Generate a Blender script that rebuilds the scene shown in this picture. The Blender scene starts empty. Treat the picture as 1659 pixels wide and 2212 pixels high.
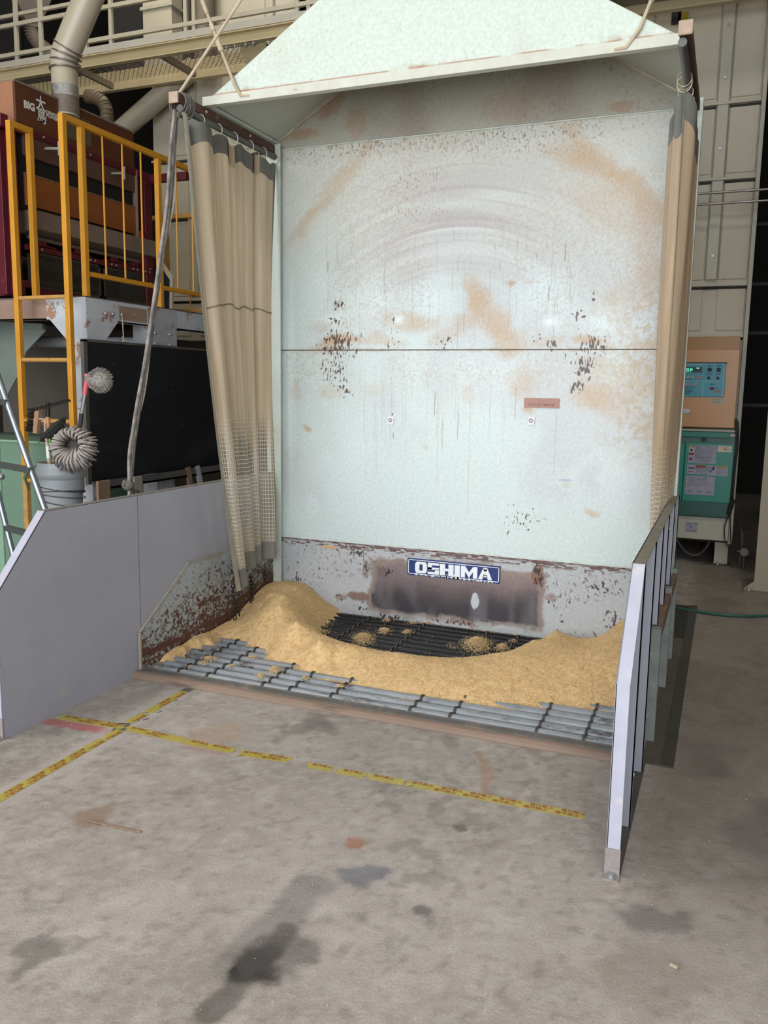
import bpy, bmesh, math, random
import numpy as np
from mathutils import Vector, Matrix, Euler

random.seed(7)
rng = np.random.RandomState(7)
SC = bpy.context.scene
COL = SC.collection

# ------------------------------------------------------------------ camera
CAM = (1.485, -4.8196, 1.4833)
YAW, PITCH, ROLL, FPX = .3841, -.1465, .016, 1811.8
_cy, _sy, _cp, _sp = math.cos(YAW), math.sin(YAW), math.cos(PITCH), math.sin(PITCH)
_fwd = np.array([-_sy * _cp, _cy * _cp, _sp]); _r0 = np.array([_cy, _sy, 0.]); _u0 = np.cross(_r0, _fwd)
_right = math.cos(ROLL) * _r0 + math.sin(ROLL) * _u0
_up = -math.sin(ROLL) * _r0 + math.cos(ROLL) * _u0
cam_data = bpy.data.cameras.new('camera')
cam = bpy.data.objects.new('camera', cam_data); COL.objects.link(cam)
cam_data.sensor_fit = 'VERTICAL'; cam_data.sensor_height = 36.0
cam_data.lens = FPX / 2212 * 36.0
cam_data.clip_start = .05; cam_data.clip_end = 100
cam.matrix_world = Matrix(((_right[0], _up[0], -_fwd[0], CAM[0]), (_right[1], _up[1], -_fwd[1], CAM[1]),
                           (_right[2], _up[2], -_fwd[2], CAM[2]), (0, 0, 0, 1)))
SC.camera = cam

# ------------------------------------------------------------------ world, lights, exposure
SC.view_settings.view_transform = 'Standard'; SC.view_settings.look = 'None'
SC.view_settings.exposure = 0.10; SC.view_settings.gamma = 1; SC.view_settings.use_curve_mapping = False
world = bpy.data.worlds.new('sky'); SC.world = world; world.use_nodes = True
_bg = world.node_tree.nodes['Background']
_bg.inputs[0].default_value = (.80, .90, 1.0, 1); _bg.inputs[1].default_value = 1.1

def area(name, loc, target, sx, sy, power, color):
    L = bpy.data.lights.new(name, 'AREA'); L.shape = 'RECTANGLE'; L.size = sx; L.size_y = sy
    L.energy = power; L.color = color
    o = bpy.data.objects.new(name, L); COL.objects.link(o); o.location = loc
    o.rotation_euler = (Vector(target) - Vector(loc)).to_track_quat('-Z', 'Y').to_euler()
    return o
area('doorway_daylight', (-.2, -8.2, 2.3), (-.2, 0, 1.2), 9.5, 3.8, 540, (.97, .98, 1.0))
for _x, _y, _p in ((-3.4, -3.6, 145), (2.6, -3.6, 95), (-3.4, 1.2, 90), (2.8, 1.2, 24)):  # unseen overhead area lights added as warm fill
    area('overhead_fill', (_x, _y, 6.9), (_x, _y, 0), 1.6, 1.6, _p, (1.0, .93, .82))

# ------------------------------------------------------------------ pixel <-> plane helpers (photo pixels of the 1659x2212 frame)
def _ray(U, V): return _fwd + _right * (U - 829.5) / FPX - _up * (V - 1106) / FPX
def _at(ax, val, U, V):
    d = _ray(U, V); t = (val - CAM[ax]) / d[ax]
    return Vector([CAM[i] + t * d[i] for i in range(3)])
def PX(x, U, V): return _at(0, x, U, V)
def PY(y, U, V): return _at(1, y, U, V)
def PZ(z, U, V): return _at(2, z, U, V)

# ------------------------------------------------------------------ colours and materials
def lin(c):
    return tuple(((v / 12.92) if v <= .04045 else ((v + .055) / 1.055) ** 2.4) for v in c)
def L4(c): return tuple(lin(c)) + (1.0,)

MATS = {}
def mat(name, c1, c2=None, scale=6.0, rough=.6, metal=0.0, dirt=None, bump=None, stretch=(1, 1, 1), spec=.5, attr=None, contrast=.5, emit=None):
    """Noise-mixed paint. dirt=(colour, scale, threshold 0..1, softness); bump=(scale, strength); attr=use colour attribute."""
    if name in MATS: return MATS[name]
    m = bpy.data.materials.new(name); m.use_nodes = True; MATS[name] = m
    nt = m.node_tree; N = nt.nodes; K = nt.links
    b = N['Principled BSDF']
    b.inputs['Roughness'].default_value = rough; b.inputs['Metallic'].default_value = metal
    b.inputs['Specular IOR Level'].default_value = spec
    tc = N.new('ShaderNodeTexCoord'); mp = N.new('ShaderNodeMapping'); mp.inputs['Scale'].default_value = stretch
    K.new(tc.outputs['Object'], mp.inputs[0])
    def noise(sc, det=5, rg=.6):
        n = N.new('ShaderNodeTexNoise'); n.inputs['Scale'].default_value = sc; n.inputs['Detail'].default_value = det
        n.inputs['Roughness'].default_value = rg; K.new(mp.outputs[0], n.inputs['Vector']); return n.outputs['Fac']
    def ramp(src, a, bb):
        r = N.new('ShaderNodeMapRange'); r.inputs[1].default_value = a; r.inputs[2].default_value = bb; r.clamp = True
        K.new(src, r.inputs[0]); return r.outputs[0]
    def mix(f, A, B):
        x = N.new('ShaderNodeMix'); x.data_type = 'RGBA'
        K.new(f, x.inputs[0])
        for s, v in ((6, A), (7, B)):
            if isinstance(v, tuple): x.inputs[s].default_value = v
            else: K.new(v, x.inputs[s])
        return x.outputs[2]
    if attr:
        a = N.new('ShaderNodeAttribute'); a.attribute_name = attr
        base = a.outputs['Color']
        f = ramp(noise(scale), .5 - contrast * .5, .5 + contrast * .5)
        mm = N.new('ShaderNodeMix'); mm.data_type = 'RGBA'; mm.blend_type = 'MULTIPLY'; mm.inputs[0].default_value = 1
        K.new(base, mm.inputs[6])
        K.new(mix(f, (.86, .86, .86, 1), (1.1, 1.1, 1.1, 1)), mm.inputs[7]); base = mm.outputs[2]
        K.new(a.outputs['Alpha'], b.inputs['Metallic'])
    else:
        c2 = c2 or tuple(min(1, v * .9) for v in c1)
        base = mix(ramp(noise(scale), .5 - contrast * .5, .5 + contrast * .5), L4(c1), L4(c2))
    if dirt:
        dc, ds, th, so = dirt
        f = ramp(noise(ds, 8, .7), th, th + so)
        base = mix(f, base, L4(dc))
    K.new(base, b.inputs['Base Color'])
    if bump:
        bn = N.new('ShaderNodeBump'); bn.inputs['Strength'].default_value = bump[1]; bn.inputs['Distance'].default_value = .01
        K.new(noise(bump[0], 6, .65), bn.inputs['Height']); K.new(bn.outputs[0], b.inputs['Normal'])
    if emit:
        b.inputs['Emission Color'].default_value = L4(emit[0]); b.inputs['Emission Strength'].default_value = emit[1]
    return m

# ------------------------------------------------------------------ mesh builder
class MB:
    def __init__(s): s.v = []; s.f = []
    def add(s, vs, fs):
        o = len(s.v); s.v += [tuple(p) for p in vs]; s.f += [tuple(i + o for i in f) for f in fs]; return s
    def box(s, x0, x1, y0, y1, z0, z1):
        x0, x1 = min(x0, x1), max(x0, x1); y0, y1 = min(y0, y1), max(y0, y1); z0, z1 = min(z0, z1), max(z0, z1)
        vs = [(x, y, z) for z in (z0, z1) for y in (y0, y1) for x in (x0, x1)]
        return s.add(vs, [(0, 2, 3, 1), (4, 5, 7, 6), (0, 1, 5, 4), (2, 6, 7, 3), (0, 4, 6, 2), (1, 3, 7, 5)])
    def tube(s, pts, r, n=10, close=True, cap=True):
        pts = [Vector(p) for p in pts]; rs = r if isinstance(r, (list, tuple)) else [r] * len(pts)
        base = len(s.v); prev = None
        for i, p in enumerate(pts):
            t = (pts[min(i + 1, len(pts) - 1)] - pts[max(i - 1, 0)]).normalized()
            if prev is None:
                a = Vector((0, 0, 1)) if abs(t.z) < .9 else Vector((1, 0, 0)); a = (a - t * a.dot(t)).normalized()
            else: a = (prev - t * prev.dot(t)).normalized()
            prev = a; b = t.cross(a)
            for k in range(n):
                q = 2 * math.pi * k / n
                s.v.append(tuple(p + (a * math.cos(q) + b * math.sin(q)) * rs[i]))
        for i in range(len(pts) - 1):
            for k in range(n):
                k2 = (k + 1) % n
                s.f.append((base + i * n + k, base + i * n + k2, base + (i + 1) * n + k2, base + (i + 1) * n + k))
        if cap:
            s.f.append(tuple(base + k for k in reversed(range(n)))); e = base + (len(pts) - 1) * n
            s.f.append(tuple(e + k for k in range(n)))
        return s
    def bar(s, p, q, w, h=None, up=(0, 0, 1)):
        """rectangular bar from p to q, w wide sideways and h along up"""
        h = h or w; p = Vector(p); q = Vector(q); t = (q - p).normalized(); u = Vector(up)
        if abs(t.dot(u)) > .95: u = Vector((0, 1, 0))
        a = t.cross(u).normalized(); b = a.cross(t).normalized()
        vs = [c + a * i * w / 2 + b * j * h / 2 for c in (p, q) for j in (-1, 1) for i in (-1, 1)]
        return s.add(vs, [(0, 2, 3, 1), (4, 5, 7, 6), (0, 1, 5, 4), (2, 6, 7, 3), (0, 4, 6, 2), (1, 3, 7, 5)])
    def prism(s, pts, d):
        """polygon pts extruded by vector d"""
        n = len(pts); d = Vector(d); pts = [Vector(p) for p in pts]
        vs = pts + [p + d for p in pts]
        fs = [tuple(range(n)), tuple(reversed(range(n, 2 * n)))] + [(i, i + n, (i + 1) % n + n, (i + 1) % n) for i in range(n)]
        return s.add(vs, fs)
    def torus(s, c, R, r, ax=(0, 0, 1), n=18, m=6, a0=0, a1=2 * math.pi):
        ax = Vector(ax).normalized(); u = ax.orthogonal().normalized(); w = ax.cross(u); c = Vector(c)
        full = abs(a1 - a0 - 2 * math.pi) < 1e-4
        pts = [c + (u * math.cos(a0 + (a1 - a0) * i / n) + w * math.sin(a0 + (a1 - a0) * i / n)) * R for i in range(n + 1)]
        return s.tube(pts, r, m, cap=not full)
    def ball(s, c, r, n=8, sc=(1, 1, 1)):
        c = Vector(c); rows = []
        base = len(s.v)
        for i in range(1, n):
            th = math.pi * i / n
            for k in range(n):
                ph = 2 * math.pi * k / n
                s.v.append((c.x + r * sc[0] * math.sin(th) * math.cos(ph), c.y + r * sc[1] * math.sin(th) * math.sin(ph), c.z + r * sc[2] * math.cos(th)))
        t = len(s.v); s.v.append((c.x, c.y, c.z + r * sc[2])); s.v.append((c.x, c.y, c.z - r * sc[2]))
        for i in range(n - 2):
            for k in range(n):
                k2 = (k + 1) % n
                s.f.append((base + i * n + k, base + (i + 1) * n + k, base + (i + 1) * n + k2, base + i * n + k2))
        for k in range(n):
            k2 = (k + 1) % n
            s.f.append((t, base + k, base + k2)); s.f.append((t + 1, base + (n - 2) * n + k2, base + (n - 2) * n + k))
        return s
    def lathe(s, c, prof, n=24):
        base = len(s.v); m = len(prof)
        for (r, z) in prof:
            for k in range(n):
                q = 2 * math.pi * k / n; s.v.append((c[0] + r * math.cos(q), c[1] + r * math.sin(q), c[2] + z))
        for i in range(m - 1):
            for k in range(n):
                k2 = (k + 1) % n
                s.f.append((base + i * n + k, base + i * n + k2, base + (i + 1) * n + k2, base + (i + 1) * n + k))
        return s

ORG = {}
def _mesh(name, mb, org):
    me = bpy.data.meshes.new(name)
    vs = [(p[0] - org[0], p[1] - org[1], p[2] - org[2]) for p in mb.v]
    me.from_pydata(vs, [], mb.f); me.validate(); me.update()
    bm = bmesh.new(); bm.from_mesh(me); bmesh.ops.recalc_face_normals(bm, faces=bm.faces); bm.to_mesh(me); bm.free()
    return me
def tag(o, label=None, cat=None, group=None, kind=None):
    if label: o['label'] = label
    if cat: o['category'] = cat
    if group: o['group'] = group
    if kind: o['kind'] = kind
    return o
def thing(name, loc, label, cat, group=None, kind=None):
    o = bpy.data.objects.new(name, None); COL.objects.link(o); o.location = loc; o.empty_display_size = .1
    ORG[o.name] = Vector(loc); return tag(o, label, cat, group, kind)
def part(name, mb, m, parent=None, smooth=False, bev=0, label=None, org=None):
    o_ = ORG[parent.name] if parent is not None else Vector(org or (0, 0, 0))
    me = _mesh(name, mb, o_); me.materials.append(m)
    o = bpy.data.objects.new(name, me); COL.objects.link(o)
    if parent is not None: o.parent = parent
    else: o.location = o_
    ORG[o.name] = Vector(o_)
    if smooth:
        me.polygons.foreach_set('use_smooth', [True] * len(me.polygons))
        if smooth == 'auto':
            md = o.modifiers.new('edge', 'EDGE_SPLIT'); md.split_angle = math.radians(35)
    if bev:
        md = o.modifiers.new('bevel', 'BEVEL'); md.width = bev; md.segments = 2; md.limit_method = 'ANGLE'; md.angle_limit = math.radians(40)
    if label: o['label'] = label
    return o
def copy_tree(o, parent=None):
    c = o.copy(); COL.objects.link(c)
    if parent is not None: c.parent = parent
    ORG[c.name] = ORG[o.name]
    for ch in list(o.children): copy_tree(ch, c)
    return c
def struct(name, mb, m, **k):
    o = part(name, mb, m, None, **k); o['kind'] = 'structure'; return o

def text_mb(txt, size, right, up, origin, off=0, sx=1.0, align='LEFT', depth=0.0, lift=.0015):
    """flat lettering as mesh: text laid along right / up from origin (lower-left of the first letter)"""
    cu = bpy.data.curves.new('lettering', 'FONT'); cu.body = txt; cu.size = size; cu.offset = off; cu.align_x = align
    cu.resolution_u = 3
    if depth: cu.extrude = depth
    ob = bpy.data.objects.new('lettering', cu); COL.objects.link(ob)
    dg = bpy.context.evaluated_depsgraph_get(); dg.update()
    me = bpy.data.meshes.new_from_object(ob.evaluated_get(dg))
    R = Vector(right).normalized(); U = Vector(up).normalized(); Nn = R.cross(U); O = Vector(origin) + Nn * lift
    mb = MB()
    mb.add([O + R * v.co.x * sx + U * v.co.y + Nn * v.co.z for v in me.vertices], [tuple(p.vertices) for p in me.polygons])
    bpy.data.objects.remove(ob); bpy.data.meshes.remove(me); bpy.data.curves.remove(cu)
    return mb

# ------------------------------------------------------------------ smooth value noise in numpy, for painted wear
def vnoise(x, y, seed):
    r = np.random.RandomState(seed); T = r.rand(256, 256)
    xi = np.floor(x).astype(int); yi = np.floor(y).astype(int); fx = x - xi; fy = y - yi
    fx = fx * fx * (3 - 2 * fx); fy = fy * fy * (3 - 2 * fy)
    a = T[xi % 256, yi % 256]; b = T[(xi + 1) % 256, yi % 256]; c = T[xi % 256, (yi + 1) % 256]; d = T[(xi + 1) % 256, (yi + 1) % 256]
    return (a * (1 - fx) + b * fx) * (1 - fy) + (c * (1 - fx) + d * fx) * fy
def fbm(x, y, s, o=4, seed=1, g=.55):
    t = 0; a = 1; n = 0
    for i in range(o):
        t = t + a * vnoise(x * s * 2 ** i + 17.3 * i, y * s * 2 ** i + 9.1 * i, seed + i); n += a; a *= g
    return t / n
def sstep(a, b, v):
    t = np.clip((v - a) / (b - a), 0, 1); return t * t * (3 - 2 * t)
def blend(C, mask, col, a=1.0):
    m = (np.clip(mask, 0, 1) * a)[..., None]; return C * (1 - m) + np.array(lin(col)) * m
def gauss(X, Z, x, z, rx, rz): return np.exp(-(((X - x) / rx) ** 2 + ((Z - z) / rz) ** 2))

def grid_mesh(name, P, colors, m, parent=None, keep=None, alpha=None, org=(0, 0, 0), smooth=True):
    """P (n,m,3) points -> quad grid with colour attribute Col"""
    n, k = P.shape[:2]; o_ = ORG[parent.name] if parent is not None else Vector(org)
    V = (P.reshape(-1, 3) - np.array(o_)).astype(np.float32)
    I = np.arange(n * k).reshape(n, k)
    F = np.stack([I[:-1, :-1], I[1:, :-1], I[1:, 1:], I[:-1, 1:]], -1)
    F = F[keep] if keep is not None else F.reshape(-1, 4)
    F = F.reshape(-1, 4)
    me = bpy.data.meshes.new(name); me.vertices.add(len(V)); me.vertices.foreach_set('co', V.ravel())
    me.loops.add(len(F) * 4); me.loops.foreach_set('vertex_index', F.ravel().astype(np.int32))
    me.polygons.add(len(F)); me.polygons.foreach_set('loop_start', np.arange(0, len(F) * 4, 4, dtype=np.int32))
    me.update(calc_edges=True)
    if colors is not None:
        ca = me.color_attributes.new('Col', 'FLOAT_COLOR', 'POINT')
        A = np.ones((n * k, 4), np.float32); A[:, :3] = colors.reshape(-1, 3)
        A[:, 3] = 0 if alpha is None else alpha.ravel()
        ca.data.foreach_set('color', A.ravel())
    if smooth: me.polygons.foreach_set('use_smooth', [True] * len(F))
    me.materials.append(m)
    o = bpy.data.objects.new(name, me); COL.objects.link(o)
    if parent is not None: o.parent = parent
    else: o.location = o_
    ORG[o.name] = Vector(o_)
    return o

# ================================================================== THE SETTING
def axis(spans):
    a = []
    for lo, hi, st in spans: a += list(np.arange(lo, hi - 1e-6, st))
    return np.array(a + [spans[-1][1]])
PIT = (-1.21, 1.21, -1.42, -.01)
ax = axis([(-8, -4, .12), (-4, -1.21, .03), (-1.21, 1.21, .011), (1.21, 2.25, .013), (2.25, 7, .12)])
ay = axis([(-9, -4.2, .12), (-4.2, -1.42, .011), (-1.42, -.01, .02), (-.01, 3.2, .02), (3.2, 9, .12)])
GX, GY = np.meshgrid(ax, ay, indexing='ij')
C = np.zeros(GX.shape + (3,)); C[:] = lin((.605, .575, .545))
n1 = fbm(GX, GY, 1.1, 4, 3); n2 = fbm(GX, GY, 7, 4, 8); n3 = fbm(GX, GY, 30, 3, 15)
C = blend(C, sstep(.42, .68, n1), (.70, .67, .66), .55)
C = blend(C, sstep(.50, .75, fbm(GX, GY, .8, 3, 44)), (.53, .50, .46), .5)
C = blend(C, sstep(.52, .72, n2), (.50, .47, .44), .24)
C = blend(C, sstep(.52, .75, fbm(GX * 1.3, GY, 12, 3, 61)), (.75, .72, .70), .32)
C = blend(C, sstep(.58, .75, n3), (.42, .39, .36), .35)
C = blend(C, sstep(.56, .72, fbm(GX * .6 + GY * .8, GY * 1.6 - GX, 26, 3, 91)), (.76, .74, .72), .20)
C = blend(C, sstep(.50, .72, fbm(GX, GY, 48, 2, 99)), (.68, .65, .62), .40)
C = blend(C, sstep(.57, .70, fbm(GX, GY, 16, 3, 95)) * sstep(.45, .6, fbm(GX, GY, 1.6, 3, 96)), (.44, .42, .40), .45)
# right guard's shadow painted into the floor outside it, with darker dust
C = blend(C, sstep(1.26, 1.42, GX) * sstep(-3.4, -1.6, GY), (.44, .405, .36), .55)
C = blend(C, sstep(.5, .7, fbm(GX, GY, 2.2, 3, 5)) * sstep(1.3, 1.6, GX), (.36, .30, .29), .45)
def spot(U, V, ru, rv, col, a, th=.35, seed=1, sc=14):
    global C
    p = PZ(0, U, V); q = PZ(0, U + ru, V); w = PZ(0, U, V + rv)
    rx = (q - p).length; ry = (w - p).length
    dx = GX - p.x + (fbm(GX, GY, 9, 4, seed + 70) - .5) * rx * 1.6; dy = GY - p.y + (fbm(GX, GY, 9, 4, seed + 80) - .5) * ry * 1.6; c, s = math.cos(YAW), math.sin(YAW)
    a_ = (dx * c + dy * s) / rx; b_ = (-dx * s + dy * c) / ry
    m = np.exp(-(a_ ** 2 + b_ ** 2)); m = m * (.45 + fbm(GX, GY, sc, 4, seed) * 1.1)
    C = blend(C, sstep(th - .22, th + .22, m), col, a)
def line_spot(U0, V0, U1, V1, w, col, a, seed=1, sc=22, th=.4):
    global C
    p = PZ(0, U0, V0); q = PZ(0, U1, V1); d = q - p; l = d.length; d = d / l
    t = (GX - p.x) * d.x + (GY - p.y) * d.y; o = (GX - p.x) * -d.y + (GY - p.y) * d.x
    m = np.exp(-(o / w) ** 2) * sstep(-.02, .05, t) * (1 - sstep(l - .05, l + .02, t)) * (.4 + 1.2 * fbm(GX, GY, sc, 4, seed))
    C = blend(C, sstep(th - .2, th + .2, m), col, a)
line_spot(475, 2130, 700, 1890, .075, (.42, .40, .395), .5, 5, 9, .5)
line_spot(488, 2124, 612, 2040, .036, (.12, .11, .105), .95, 41, 10, .42)
line_spot(430, 2222, 640, 1990, .045, (.30, .28, .27), .65, 7, 12, .5)
spot(548, 2098, 62, 50, (.15, .135, .13), .95, .5, 9)
spot(600, 2060, 80, 60, (.33, .31, .30), .6, .5, 10)
spot(788, 1893, 48, 22, (.40, .41, .44), .7, .42, 12)
spot(762, 1822, 24, 16, (.60, .40, .29), .75, .45, 13, 30)
spot(912, 1965, 22, 14, (.36, .34, .33), .7, .45, 14, 30)
spot(90, 2050, 75, 50, (.34, .32, .30), .6, .62, 16, 26)
spot(1430, 1990, 90, 40, (.36, .34, .33), .55, .55, 18)
spot(660, 1572, 70, 20, (.43, .41, .39), .6, .55, 21, 30)
spot(705, 1560, 55, 22, (.43, .41, .39), .6, .6, 22, 34)
spot(470, 1590, 60, 26, (.66, .55, .47), .5, .45, 23)
spot(205, 1765, 50, 22, (.52, .42, .34), .6, .45, 24)
spot(1045, 1670, 16, 44, (.60, .47, .38), .6, .42, 25, 30)
spot(990, 1788, 14, 10, (.32, .31, .30), .7, .45, 27, 30)
spot(1405, 2120, 160, 70, (.55, .49, .44), .4, .45, 31)
line_spot(90, 1556, 262, 1585, .035, (.68, .36, .37), .75, 33, 40, .46)
line_spot(380, 1610, 500, 1632, .02, (.62, .42, .42), .45, 34, 45, .6)
# bare line cut in the concrete along the tape
line_spot(395, 1490, -20, 1742, .07, (.70, .67, .65), .5, 35, 30, .4)
keep = ~((GX[:-1, :-1] > PIT[0] - .002) & (GX[1:, :-1] < PIT[1] + .002) & (GY[:-1, :-1] > PIT[2] - .002) & (GY[:-1, 1:] < PIT[3] + .002))
fl = grid_mesh('floor', np.stack([GX, GY, 0 * GX], -1), C,
               mat('concrete_floor', None, scale=150, rough=.72, bump=(90, .30), attr='Col', contrast=.34, spec=.35), keep=keep)
fl['kind'] = 'structure'

m_dark = mat('unlit_wall', (.13, .125, .12), (.09, .085, .08), rough=.9)  # near-black colour stands in for the unlit corridor at the back
m_hall = mat('hall_cladding', (.30, .28, .25), (.26, .24, .21), rough=.85)
struct('wall_left', MB().box(-8.2, -8, -9, 9, 0, 7.2), m_hall)
struct('wall_right', MB().box(7, 7.2, -9, 9, 0, 7.2), m_hall)
struct('wall_back', MB().box(-8.2, 7.2, 8.8, 9, 0, 7.2), m_dark)
struct('ceiling', MB().box(-8.2, 7.2, -9, 9, 7.2, 7.4), m_hall)

# floor cover plate and its steel edge outside the right guard
p0, p1 = PZ(0, 1455, 1307), PZ(0, 1405, 1650)
tr = thing('trench_cover', (1.32, 0, 0), 'dark chequer plate trench cover set into the floor beside the right guard', 'trench cover')
part('cover_plate', MB().box(1.262, 1.335, -1.45, .45, .0, .006), mat('trench_plate', (.42, .39, .35), (.34, .32, .28), 20, .6, .3, bump=(60, .6)), tr)
part('cover_plate', MB().box(1.20, 1.345, .46, 1.30, .0, .008), mat('chequer_plate', (.27, .26, .24), (.20, .195, .18), 30, .5, .3, bump=(110, 1.0)), tr)
part('edge_strip', MB().box(1.337, 1.385, -1.45, 1.32, .0, .009), mat('trench_edge', (.29, .275, .25), (.24, .23, .21), 12, .6, .0), tr)

# ================================================================== INTAKE HOPPER
W = 1.22; H1, H2, H3 = .4954, 1.7139, 2.934
hop = thing('intake_hopper', (0, 0, 0), 'large pale mint steel grain intake hopper with rusty lower walls and tubular floor grate', 'grain hopper')
m_panel = mat('mint_panel_paint', None, scale=60, rough=.42, bump=(45, .04), attr='Col', contrast=.5, spec=.5)
MINT = (.79, .842, .832)

# stains given where the photograph shows them: panel metres (x, z)
def PP(U, V): p = PY(0, U, V); return p.x, p.z
def chips(X, Z, cl, seed):
    m = 0 * X
    for (U, V, ru, rv, dens) in cl:
        x, z = PP(U, V)
        g = gauss(X, Z, x, z, ru / 345., rv / 345.)
        n = vnoise(X * 150, Z * 55, seed) * .62 + vnoise(X * 55, Z * 75, seed + 3) * .38
        m = np.maximum(m, sstep(0, .06, g * (dens + .10) + n - 1.0))
    return m
CH = [(735, 745, 60, 46, .45), (730, 660, 18, 22, .40), (722, 690, 25, 18, .33), (725, 800, 45, 60, .34), (745, 840, 35, 28, .30), (850, 695, 14, 25, .28), (848, 745, 25, 40, .26),
      (960, 740, 30, 22, .36), (988, 725, 14, 10, .36), (1160, 740, 14, 18, .36), (1192, 745, 14, 16, .48), (1280, 745, 36, 26, .48),
      (1262, 795, 26, 38, .46), (1250, 835, 24, 26, .34), (1282, 635, 8, 16, .44), (1250, 680, 16, 20, .30), (1258, 775, 40, 36, .28),
      (850, 890, 8, 30, .28), (1125, 1125, 60, 44, .24), (1240, 720, 24, 14, .30), (1150, 800, 10, 20, .25)]
TAN = [(820, 735, 60, 12, .5, 0), (1000, 700, 50, 20, .5, 0), (690, 700, 40, 12, .35, 0), (1180, 740, 60, 10, .4, 0), (1300, 800, 40, 30, .4, 0), (1330, 900, 40, 40, .35, 0), (1010, 610, 26, 20, .5, 0), (800, 840, 20, 16, .2, 0), (705, 430, 22, 36, .40, 38), (672, 476, 12, 18, .25, 38), (755, 365, 30, 24, .25, 38), (1250, 350, 44, 22, .5, 10), (1300, 362, 44, 22, .5, 25), (1350, 395, 40, 28, .5, 40), (1375, 440, 40, 40, .45, 30), (1390, 510, 45, 70, .5, 0), (1330, 460, 70, 60, .35, 0), (1280, 410, 60, 40, .3, 0), (1400, 600, 35, 70, .45, 0),
       (1030, 650, 34, 44, .9, 0), (1075, 690, 40, 40, .8, 0), (1100, 735, 38, 34, .7, 0), (880, 690, 70, 22, .7, 0), (960, 725, 60, 22, .4, 0), (740, 735, 55, 14, 1.0, 0),
       (700, 745, 70, 16, .6, 0), (1275, 740, 45, 10, 1.0, 0), (1390, 740, 40, 12, .6, 0), (1140, 820, 40, 40, .45, 0), (1280, 865, 45, 40, .75, 0), (1380, 830, 60, 70, .45, 0),
       (1400, 930, 40, 40, .4, 0), (720, 850, 45, 20, .35, 0), (660, 930, 16, 8, .8, 0), (1290, 1105, 16, 8, .7, 0), (1235, 1045, 12, 6, .5, 0), (1145, 885, 14, 14, .8, 0), (1105, 605, 14, 8, .9, 0),
       (920, 965, 12, 8, .35, 0), (1020, 860, 20, 20, .3, 0), (650, 850, 18, 30, .3, 0), (1230, 330, 60, 20, .4, 0), (1335, 650, 40, 40, .3, 0)]
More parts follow.
